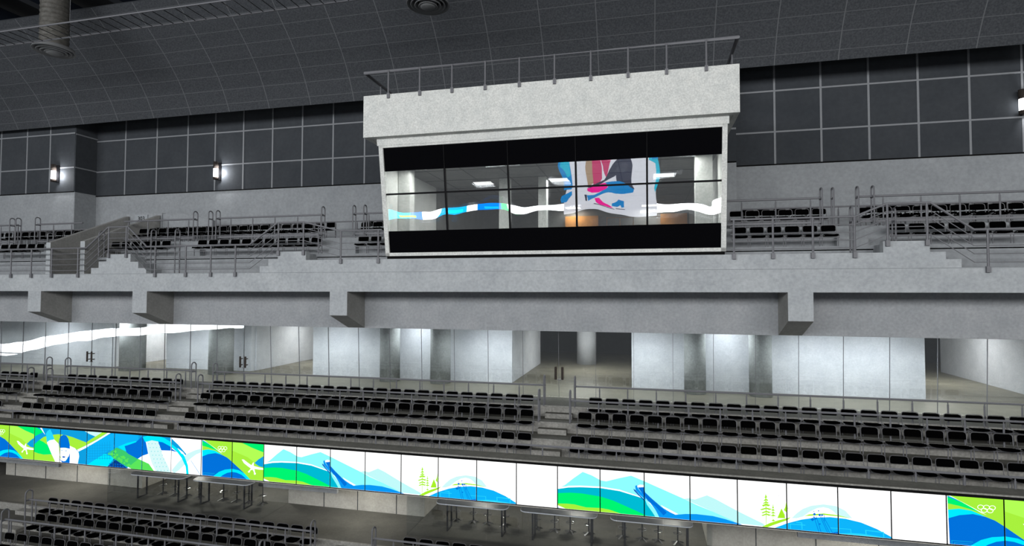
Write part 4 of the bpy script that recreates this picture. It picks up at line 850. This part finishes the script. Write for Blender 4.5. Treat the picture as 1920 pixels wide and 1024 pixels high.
# ================================================================ seats
def rrect(w_, h_, r, n=4):
    pts = []
    for cx, cz, a0 in ((w_/2-r, h_-r, 0), (-w_/2+r, h_-r, 90), (-w_/2+r*.6, r*.6, 180), (w_/2-r*.6, r*.6, 270)):
        rr = r if cz > h_/2 else r*.6
        for i in range(n+1):
            a = math.radians(a0+90*i/n); pts.append((cx+rr*math.cos(a), cz+rr*math.sin(a)))
    return pts
def make_seat():
    t = empty('stadium_seat', (0, 0, 0), 'x', 'seat', 'x')
    # backrest pad, gently curved
    m = MB(); prof_ = rrect(.385, .175, .05)
    nn = len(prof_); vs_ = []
    for yy in (.165, .195):
        for x, z in prof_: vs_.append((x, yy+.03*(1-(x/.19)**2)+(z-.08)*.12, .487+z))
    tris = [(i, (i+1) % nn, nn+(i+1) % nn, nn+i) for i in range(nn)]
    m.add(vs_, tris+[tuple(range(nn)), tuple(reversed(range(nn, 2*nn)))]); m.build('backrest', SEATM, t)
    m = MB(); vs_ = []
    sp = [(.16, .10), (.19, .03), (.195, -.08), (.185, -.15), (.14, -.205), (0, -.22), (-.14, -.205), (-.185, -.15), (-.195, -.08), (-.19, .03), (-.16, .10)]
    for dz in (0, .036):
        for x, y in sp: vs_.append((x, y, .325+dz+(-.02 if y > 0 else 0)+.012*(abs(x)/.19)))
    nn = len(sp); m.add(vs_, [(i, (i+1) % nn, nn+(i+1) % nn, nn+i) for i in range(nn)]+[tuple(range(nn)), tuple(reversed(range(nn, 2*nn)))]); m.build('seat', SEATM, t)
    m = MB(); hw = .208
    pts = [(-hw, -.16, .33), (-hw, .10, .34), (-hw, .155, .40), (-hw, .18, .60), (-hw+.015, .188, .655), (-hw+.06, .195, .678), (0, .20, .682), (hw-.06, .195, .678), (hw-.015, .188, .655), (hw, .18, .60), (hw, .155, .40), (hw, .10, .34), (hw, -.16, .33)]
    m.tube(pts, .009, 5); m.box(hw-.005, hw+.04, .04, .12, .32, .355); m.box(-hw-.04, -hw+.005, .04, .12, .32, .355); m.build('frame', FRAMEM, t)
    m = MB(); m.box(-.25, .25, -.025, .025, .27, .298); m.build('support_bar', METAL, t)
    for s in (-1, 1):
        m = MB(); m.tube([(s*.215, 0, 0), (s*.215, 0, .27)], .013, 5); m.build('leg', METAL, t)
    return t
seat0 = make_seat(); used = False; NSEAT = 0
def copy_tree(r):
    c = r.copy(); SC.collection.objects.link(c)
    for ch in list(r.children):
        d = ch.copy(); SC.collection.objects.link(d); d.parent = c
    return c
def row(x0, x1, yback, floor, rowname, block, count_from='left', grp=None, phase=None):
    """seats 0.5 apart between x0 and x1; labels count from the aisle end"""
    global used, NSEAT
    n = int(round((x1-x0+.08)/.5)); xs = [x0+.19+.5*k for k in range(n)]
    if count_from == 'right': xs = [x1-.2-.5*k for k in range(n)]
    for k, x in enumerate(xs):
        if not seen((x, yback, floor+.6), 8): continue
        if not used: o = seat0; used = True
        else: o = copy_tree(seat0)
        o.location = Vector((x, yback-.195, floor))*S
        o['label'] = 'black padded seat, %s from %s end, %s, %s' % (ORD[k+1], count_from, rowname, block)
        o['group'] = 'seats of the %s, %s' % (rowname, block); NSEAT += 1
for nm, yb, fl, ends in (('back row', 17.47, FA, ((-30.1, -23.6), (-22.06, -16.63), (-15.35, -3.43), (-1.70, 14))),
                         ('middle row', 16.73, FB, ((-30, -23.4), (-22.32, -16.36), (-15.2, -3.27), (-1.95, 14))),
                         ('front row', 15.96, FC, ((-30, -23.25), (-22.22, -16.27), (-15.11, -3.21), (-2.07, 14)))):
    for i, (a, b) in enumerate(ends):
        row(a, b, yb, fl, nm, ('middle tier far-left block', 'middle tier left block', 'middle tier centre block', 'middle tier right block')[i], 'right' if i == 0 else 'left')
row(-20.07, -9.72, 15.35, -7.81, 'top row', 'lower tier left block'); row(-19.65, -10.2, 14.63, -8.04, 'second row', 'lower tier left block'); row(-19.77, -14, 13.80, -8.32, 'third row', 'lower tier left block')
row(-6.87, 3, 15.35, -7.81, 'top row', 'lower tier centre block')
for i, (a, b) in enumerate(((-30, -24.85), (-21.28, -18.36), (-17.07, -11.65), (-10.21, -8.75), (2.46, 5.55), (6.99, 14))):
    row(a, b, 18.5, 1.35, 'front row', 'upper tier '+('far-left block', 'stairwell block', 'centre-left block', 'booth-side left block', 'booth-side right block', 'right block')[i], 'right' if i in (0, 3, 4) else 'left')
for i, (a, b) in enumerate(((-30, -23.4), (-21.2, -17.3), (-17.2, -12.1), (-10.77, -8.8), (2.67, 5.64), (6.6, 14))):
    row(a, b, 19.7, 2.02, 'upper row', 'upper tier '+('far-left block', 'stairwell block', 'centre-left block', 'booth-side left block', 'booth-side right block', 'right block')[i], 'right' if i in (0, 3, 4) else 'left')
# the last upper row shows only as slivers behind the others: one object
m = MB()
for a, b in ((-29, -23.6), (-20.9, -12.0), (-10.7, -9), (3.4, 5.5), (7.2, 13.5)):
    x = a
    while x < b:
        m.box(x-.19, x+.19, 20.33, 20.37, 2.15+.46, 2.15+.655, 0); m.box(x-.19, x+.19, 19.95, 20.25, 2.15+.32, 2.15+.36, 0)
        for s in (-1, 1): m.box(x+s*.2-.01, x+s*.2+.01, 20.3, 20.33, 2.15, 2.15+.66, 1)
        x += .5
tag(m.build('rearmost_seats', [SEATM, FRAMEM], org=(0, 20.2, 2.15)), 'slivers of black seat backs showing behind the upper row of the upper tier', 'seats', kind='stuff')
print('SEATS', NSEAT)

# ================================================================ lit fascia panels
PAL = {k: lin(v) for k, v in dict(white=(255, 255, 255), paleaqua=(140, 250, 250), mist=(190, 246, 246), mist2=(215, 220, 235), teal=(0, 184, 208), green=(0, 240, 112), lime=(165, 236, 60),
       lime2=(176, 250, 84), limeline=(165, 236, 40), skyblue=(14, 158, 222), azure=(10, 150, 240), cobalt=(2, 112, 216), navyblue=(8, 88, 190), ice=(205, 246, 246), bright=(14, 178, 246),
       cyan=(0, 232, 252), cyan2=(40, 214, 250), cyan3=(120, 225, 230), midnight=(8, 60, 140), greenmix=(60, 200, 110), limegreen=(90, 226, 90), mint=(214, 246, 246)).items()}
PMAT = {k: emit('lit_'+k, v, 1.05 if k != 'white' else 1.3) for k, v in PAL.items()}
names = list(PAL); midx = {k: i for i, k in enumerate(names)}
def clip(poly, x0, x1, y0, y1):
    def cut(P, f, inter):
        out = []
        for i in range(len(P)):
            a, b = P[i-1], P[i]; fa, fb = f(a), f(b)
            if fa != fb: out.append(inter(a, b))
            if fb: out.append(b)
        return out
    def ix(v): return lambda a, b: (v, a[1]+(b[1]-a[1])*(v-a[0])/(b[0]-a[0]))
    def iy(v): return lambda a, b: (a[0]+(b[0]-a[0])*(v-a[1])/(b[1]-a[1]), v)
    P = poly
    for f, it in ((lambda p: p[0] > x0, ix(x0)), (lambda p: p[0] < x1, ix(x1)), (lambda p: p[1] > y0, iy(y0)), (lambda p: p[1] < y1, iy(y1))):
        P = cut(P, f, it)
        if len(P) < 3: return []
    return P
YL, PW, LX0, LZ0, LZ1 = 14.45, 1.0859, -10.918, -5.549, -4.472
DESC = {'m': ['two pale blue peaks over green hills', 'green hills and a second pale peak', 'top of a blue ski-jump chute', 'blue chute foot and aqua slope', 'patterned aqua mountain slope', 'lime-green fir trees on white', 'blue wildflowers on a round hill', 'plain white beside the blue hill'],
        's': ['green bands and raised swimmer arm', 'swimmer in a blue cap', 'white and lime diagonal stripes on blue', 'cyan wedge and green leaf pattern', 'dark blue shape with a dotted white band', 'cyan arc on white'],
        'g': ['white five-ring emblem over blue hill', 'small white aircraft on lime green']}
PLACE = {0: ('g', ART_GREEN, -10, 2, 'at the left frame edge'), 1: ('s', ART_SWIM, -8, 6, 'in the swimmer mural'), 2: ('g', ART_GREEN, -2, 2, 'left of the mountain mural'),
         3: ('m', ART_MOUNTAIN, 0, 8, 'in the left mountain mural'), 4: ('m', ART_MOUNTAIN, 8, 8, 'in the right mountain mural'), 5: ('g', ART_GREEN, 16, 2, 'at the right frame edge')}
for kk, (code, art, u0, nn, where) in PLACE.items():
    tri = []
    for li, (c, P) in enumerate(art):
        for t in tessellate_polygon([[Vector((a, b, 0)) for a, b in P]]): tri.append((li, c, [P[i] for i in t]))
    for j in range(nn):
        m = MB(); x0 = LX0+(u0+j)*PW; g = .0125
        m.box(x0+g, x0+PW-g, YL+.001, YL+.06, LZ0, LZ1, len(names)); m.add([(x0+g, YL, LZ0), (x0+PW-g, YL, LZ0), (x0+PW-g, YL, LZ1), (x0+g, YL, LZ1)], [(0, 1, 2, 3)], midx['white'])
        for li, c, P in tri:
            Q = clip(P, j+.0115, j+1-.0115, .004, .996)
            if len(Q) < 3: continue
            y = YL-.0003*(li+1)
            vs_ = [(LX0+(u0+a)*PW, y, LZ0+b*(LZ1-LZ0)) for a, b in Q]
            ar = sum(vs_[i-1][0]*vs_[i][2]-vs_[i][0]*vs_[i-1][2] for i in range(len(vs_)))
            if abs(ar) < 1e-7: continue
            if ar < 0: vs_.reverse()
            m.add(vs_, [tuple(range(len(vs_)))], midx[c])
        o = m.build('fascia_panel', [PMAT[k] for k in names]+[BLACKM], org=(x0+PW/2, YL, LZ0))
        txt = DESC[code][j]
        tag(o, 'lit panel, %s, %s' % (txt, where), 'display panel', 'lit fascia panels')
struct(MB().box(XL, XR, 14.52, 14.6, -5.6, -4.4), 'wall_fascia', BLACKM)

# ================================================================ lower concourse
FL = -7.56
m = MB()
m.box(XL, XR, 15.55, 27, FL-.4, FL)
m.box(XL, XR, 14.78, 15.55, -8.4, -7.81); m.box(XL, XR, 13.96, 14.78, -8.5, -8.04); m.box(XL, XR, 13.0, 13.96, -8.9, -8.32); m.box(XL, XR, 12.0, 13.0, -9.3, -8.62)
o = struct(m, 'floor', [FLOOR_LOW, RISER])
for p in o.data.polygons:
    if p.normal.y < -.9: p.material_index = 1
m = MB()
for a, b in ((-21.5, -20.35), (-9.15, -7.75)):
    m.box(a, b, 15.28, 15.55, -7.81, -7.68); m.box(a, b, 14.5, 14.78, -8.04, -7.92); m.box(a, b, 13.66, 13.96, -8.32, -8.18)
m.box(XL, XR, 15.52, 15.58, FL-.05, FL+.003); m.box(XL, -20.4, 14.74, 14.8, -7.86, -7.805)
struct(m, 'trim_12', RISER)
m = MB()
m.box(-25.7, -18.85, 17.87, 18.1, FL, -5.62); m.box(-12.47, -7.27, 17.87, 18.1, FL, -5.62); m.box(1.75, XR, 17.87, 18.1, FL, -5.62)
m.box(-18.95, -18.85, 18.1, 27, FL, -5.62); m.box(-12.47, -12.37, 18.1, 27, FL, -5.62); m.box(-7.4, -7.27, 18.1, 27, FL, -5.62); m.box(1.75, 1.87, 18.1, 27, FL, -5.62)
m.box(XL, XR, 26.5, 26.8, FL, -5.62)
struct(m, 'wall_lower', WALL_LOW)
m = MB()
for x in (-25.2, -23.6, -22.0, -20.4, -11.05, -9.75, -8.3, 3.1, 4.7, 6.3, 7.9): m.box(x, x+.02, 17.855, 17.87, FL, -5.62)
struct(m, 'trim_13', PANEL)
m = MB()
for a, b in ((XL, -21.1), (-12.42, -9.7), (3.9, XR)): m.box(a, b, 16.43, 16.53, -6.5, -5.62)
struct(m, 'trim_14', CONC_WALL)
def glrun(name, x0, x1, n):
    m = MB(); dx = (x1-x0)/n
    for k in range(n): m.box(x0+dx*k+.01, x0+dx*(k+1)-.01, 16.43, 16.45, FL, -5.63)
    m.box(x1, x1+.02, 16.45, 17.87, FL, -5.63); m.box(x0-.02, x0, 16.45, 17.87, FL, -5.63)
    struct(m, name, GLASS_LOW)
glrun('window_2', -18.85, -12.47, 5); glrun('window_3', -7.27, 1.73, 7)
def table(x0, lb):
    L = 2.36; y0, y1, z = 16.97, 17.5, -6.71
    t = empty('bar_table', (x0+L/2, 17.2, FL), lb, 'table', 'high bar tables')
    pts = []
    for cx, cy, a0 in ((x0+L-.2, y0+.2, -90), (x0+L-.2, y1-.2, 0), (x0+.2, y1-.2, 90), (x0+.2, y0+.2, 180)):
        for i in range(5): a = math.radians(a0+90*i/4); pts.append((cx+.2*math.cos(a), cy+.2*math.sin(a)))
    MB().prism(pts, z-.035, z-.006, axis='z').build('tabletop_edge', TABLE_E, t)
    MB().prism([((p[0]-x0-L/2)*.995+x0+L/2, (p[1]-17.235)*.97+17.235) for p in pts], z-.006, z, axis='z').build('tabletop', TABLEM, t)
    for xx in (x0+.42, x0+L-.16):
        MB().tube([(xx, y0+.03, FL+.015), (xx, y0+.03, z-.04), (xx, y1-.12, z-.04), (xx, y1-.12, FL+.015)], .024, 4, closed=True).build('leg_frame', METAL_D, t)
        MB().box(xx-.018, xx+.018, y0+.04, y1-.12, FL, FL+.02).build('foot_bar', CHROME, t)
TB = [(-18.54, 'grey bar table with rounded corners, leftmost, below the swimmer mural'), (-15.8, 'grey bar table with rounded corners, second from the left, below the green panel pair'),
      (-6.56, 'grey bar table behind the glass, below the wildflower hill of the left mural'), (-3.81, 'grey bar table behind the glass, below the plain white panel'), (-1.06, 'grey bar table behind the glass, rightmost, below the second ski jump')]
for x, lb in TB: table(x, lb)
st0 = None
def make_stool():
    t = empty('bar_stool', (0, 0, 0), 'x', 'stool', 'bar stools behind the tables')
    m = MB()
    m.lathe([(.0, .66), (.15, .665), (.165, .69), (.15, .72), (0, .725)], 0, 0, 18); m.build('seat', METAL_D, t, smooth=True)
    MB().tube([(0, 0, .03), (0, 0, .67)], .022, 8).build('pole', METAL_D, t)
    MB().tube([(.13*math.cos(a*math.pi/6), .13*math.sin(a*math.pi/6), .30) for a in range(12)], .010, 5, closed=True).build('foot_ring', CHROME, t)
    m = MB(); m.box(-.13, .13, -.008, .008, .295, .305); m.build('ring_spoke', METAL_D, t)
    for k in range(5):
        a = math.radians(90+72*k); ca, sa = math.cos(a), math.sin(a)
        m = MB(); m.add([(.0-.02*sa, .02*ca, .075), (.0+.02*sa, -.02*ca, .075), (.2*ca+.03*sa, .2*sa-.03*ca, .0), (.2*ca-.03*sa, .2*sa+.03*ca, .0), (.0-.02*sa, .02*ca, .05), (.0+.02*sa, -.02*ca, .05)],
                        [(0, 1, 2, 3), (4, 3, 2, 5), (0, 4, 5, 1), (0, 3, 4), (1, 5, 2)]); m.build('base_foot', CHROME if k in (1, 2) else METAL_D, t)
    return t
TS = [(-1.0002, 0), (-.9695, 0), (-.9393, 0), (-.9094, 0), (-.8495, 1), (-.8175, 1), (-.789, 1), (-.7567, 1), (-.3434, 2), (-.3107, 2), (-.2835, 2), (-.25, 2), (-.1917, 3), (-.1595, 3), (-.1318, 3), (-.099, 3), (-.0408, 4), (-.0079, 4), (.0187, 4), (.0507, 4)]
TN = ['leftmost table', 'second table from the left', 'table below the wildflower hill', 'table below the plain white panel', 'rightmost table']
cnt = [0]*5
s0 = make_stool()
for i, (tx, tb) in enumerate(TS):
    o = s0 if i == 0 else copy_tree(s0)
    o.location = Vector((tx*17.84, 17.84 if tx > -.7 else 17.6, FL))*S
    if tx < -.7: o.location.x = tx*17.6*S
    cnt[tb] += 1; o['label'] = 'dark bar stool, %s from the left behind the %s' % (ORD[cnt[tb]], TN[tb])
for x, lb in ((-17.0, 'over the leftmost bar table'), (-13.6, 'over the second bar table'), (-9.2, 'over the recess wall between the glazed bays'), (-5.4, 'over the third bar table'), (-2.2, 'over the fourth bar table'), (.8, 'over the rightmost bar table'), (6.0, 'before the right recess wall'), (-21.5, 'before the left recess wall')):
    y = 17.2 if 'recess' in lb else 18.6
    lampbox('ceiling_light', x, y, -5.62, .5, .2, 60, 'recessed lower concourse ceiling light '+lb, (1, .97, .86), 'lower concourse ceiling lights')

# ================================================================ the far side of the arena, seen only mirrored in the glazing
FAR = emit('far_panel_white', (1, 1, 1), 7.0)
FARC = {k: emit('far_'+k, PAL[k], 4.5) for k in ('cyan', 'lime', 'cobalt', 'green', 'skyblue')}
fk = list(FARC)
m = MB(); pl = [(-60, 2), (-62, -4.5), (-66.7, -11.8), (-70.2, -18.7), (-73.5, -26.7), (-74, -35), (-72, -42), (-69.7, -48)]
for (xa_, ya_), (xb_, yb_) in zip(pl, pl[1:]): m.prism([(xa_, ya_), (xb_, yb_), (xb_-.2, yb_-.2), (xa_-.2, ya_-.2)], -6.45, -5.3, axis='z')
tag(m.build('end_fascia_panels', [FAR], org=(-72, -30, -6)), 'white lit fascia boards across the far end of the arena, mirrored in the left glazing', 'display panel')
m = MB(); m.box(-15.5, 24, -30.2, -30, -6.35, -5.6, 0)
m.box(-34, -26.5, -30.2, -30, -6.35, -5.65, 1)
for a, b, c in ((-34, -31.5, 2), (-31.5, -29.2, 1), (-29.2, -26.5, 3), (-26.5, -24.5, 0), (-24.5, -21.0, 5), (-21, -19.5, 0), (-19.5, -16.6, 3), (-16.6, -15.5, 4)):
    m.box(a, b, -30.2, -29.97, -6.35, -5.6, c)
for a, b, c in ((-30.5, -28.0, 2), (-23.5, -21.5, 1), (-18.7, -17.2, 5)): m.box(a, b, -29.97, -29.95, -6.2, -5.9, c)
tag(m.build('opposite_fascia_panels', [FAR]+[FARC[k] for k in fk], org=(0, -30, -6)), 'coloured and white lit fascia boards along the opposite stand, mirrored in the booth window', 'display panel')
BAN = emit('banner_white', (.62, .63, .68), 2.2); PINK = emit('banner_pink', (.75, .03, .22), 2.2); BBL = emit('banner_blue', (.01, .20, .50), 2.2); CHAR = emit('banner_charcoal', (.05, .055, .09), 1.8); CY = emit('banner_cyan', (.02, .45, .62), 2.)  # banner colours glow by themselves so the mirrored cloth looks bright
b_ = empty('hanging_banner', (-4.1, -27, -6.15), 'white hanging banner with pink and blue figure shapes, mirrored in the booth window', 'banner')
FIG = [('BBL', [(-9.12, 1.14), (-7.95, 1.07), (-7.98, -0.52), (-7.82, -2.55), (-7.99, -3.12), (-9.06, -2.95), (-9.23, -1.06)]),
('BBL', [(-9.17, -3.94), (-7.91, -3.47), (-7.83, -4.2), (-8.38, -4.91), (-9.11, -4.88), (-9.26, -4.46)]),
('CY', [(-9.0, -0.43), (-7.98, -0.48), (-8.03, -1.73), (-8.66, -1.9), (-9.08, -1.27)]),
('CY', [(0.5, 0.59), (2.0, 0.5), (1.59, -1.01), (1.54, -2.37), (1.25, -3.54), (1.1, -2.94), (1.21, -1.97), (0.49, -1.44)]),
('BBL', [(0.78, 0.57), (1.72, 0.52), (1.63, -1.21), (0.87, -1.36)]),
('SKIN', [(-6.01, -0.38), (-5.55, -0.15), (-5.26, -0.66), (-5.21, -2.06), (-5.82, -2.44), (-5.98, -1.22)]),
('PINK', [(-5.59, 1.52), (-3.14, 1.38), (-3.42, -0.52), (-3.71, -1.93), (-4.19, -1.41), (-4.46, -0.5), (-4.3, -1.9), (-4.72, -2.49), (-5.32, -2.36), (-5.47, -0.85)]),
('CHAR', [(-2.95, 1.36), (-0.64, 1.23), (-1.82, -0.54), (-1.44, -1.64), (-1.36, -2.84), (-1.07, -3.25), (-1.56, -3.27), (-2.83, -2.57), (-2.92, -1.87), (-3.62, -2.23), (-4.72, -2.69), (-5.83, -2.64), (-6.02, -2.39), (-5.01, -2.23), (-4.01, -2.12), (-3.4, -1.35), (-3.08, -0.48)]),
('BBL', [(-4.02, -2.52), (-2.63, -2.54), (-1.66, -3.12), (-1.17, -3.24), (-1.37, -3.68), (-2.26, -3.8), (-3.06, -3.97), (-4.07, -4.34), (-5.5, -4.86), (-5.91, -5.05), (-6.09, -4.16), (-5.07, -4.2), (-4.05, -3.83), (-3.34, -3.35), (-3.53, -2.84)]),
('HOT', [(-5.94, -2.74), (-5.02, -2.47), (-3.82, -2.49), (-3.34, -3.05), (-3.45, -3.55), (-4.25, -3.82), (-5.36, -3.72), (-5.95, -3.24)]),
('BBL', [(-3.58, -4.77), (-3.06, -4.28), (-2.57, -4.4), (-2.52, -5.21), (-2.88, -5.24), (-2.98, -4.89), (-3.28, -5.19), (-3.68, -5.13)]),
('HOT', [(-4.99, -4.72), (-4.18, -4.7), (-3.78, -5.07), (-3.69, -5.42), (-4.3, -5.44), (-4.8, -5.14)]),
('CHAR', [(-6.43, -4.04), (-6.08, -4.02), (-6.08, -5.05), (-6.36, -4.98)]),
('CHAR', [(-5.1, -5.29), (-3.59, -5.51), (-3.59, -5.59), (-5.11, -5.41)]),
('CHAR', [(-3.45, -5.39), (-2.39, -5.42), (-2.45, -5.5), (-3.45, -5.49)])]
HOT = emit('banner_magenta', (.75, .01, .25), 2.3); PINK = emit('banner_rose', (.52, .05, .15), 2.0)
SKIN = emit('banner_tan', (.42, .30, .20), 1.8)
MB().box(-8.72, 1.35, -27.06, -27.0, -6.15, 2.0).build('banner_cloth', BAN, b_)
BM = dict(HOT=HOT, BBL=BBL, CY=CY, PINK=PINK, CHAR=CHAR, SKIN=SKIN)
for k, (c_, P) in enumerate(FIG): MB().prism([(x, z) for x, z in P], -27+.02*k, -26.99+.02*k).build('banner_print', BM[c_], b_)

# drop the helper property used while building
for o in bpy.data.objects:
    if '_org' in o: del o['_org']
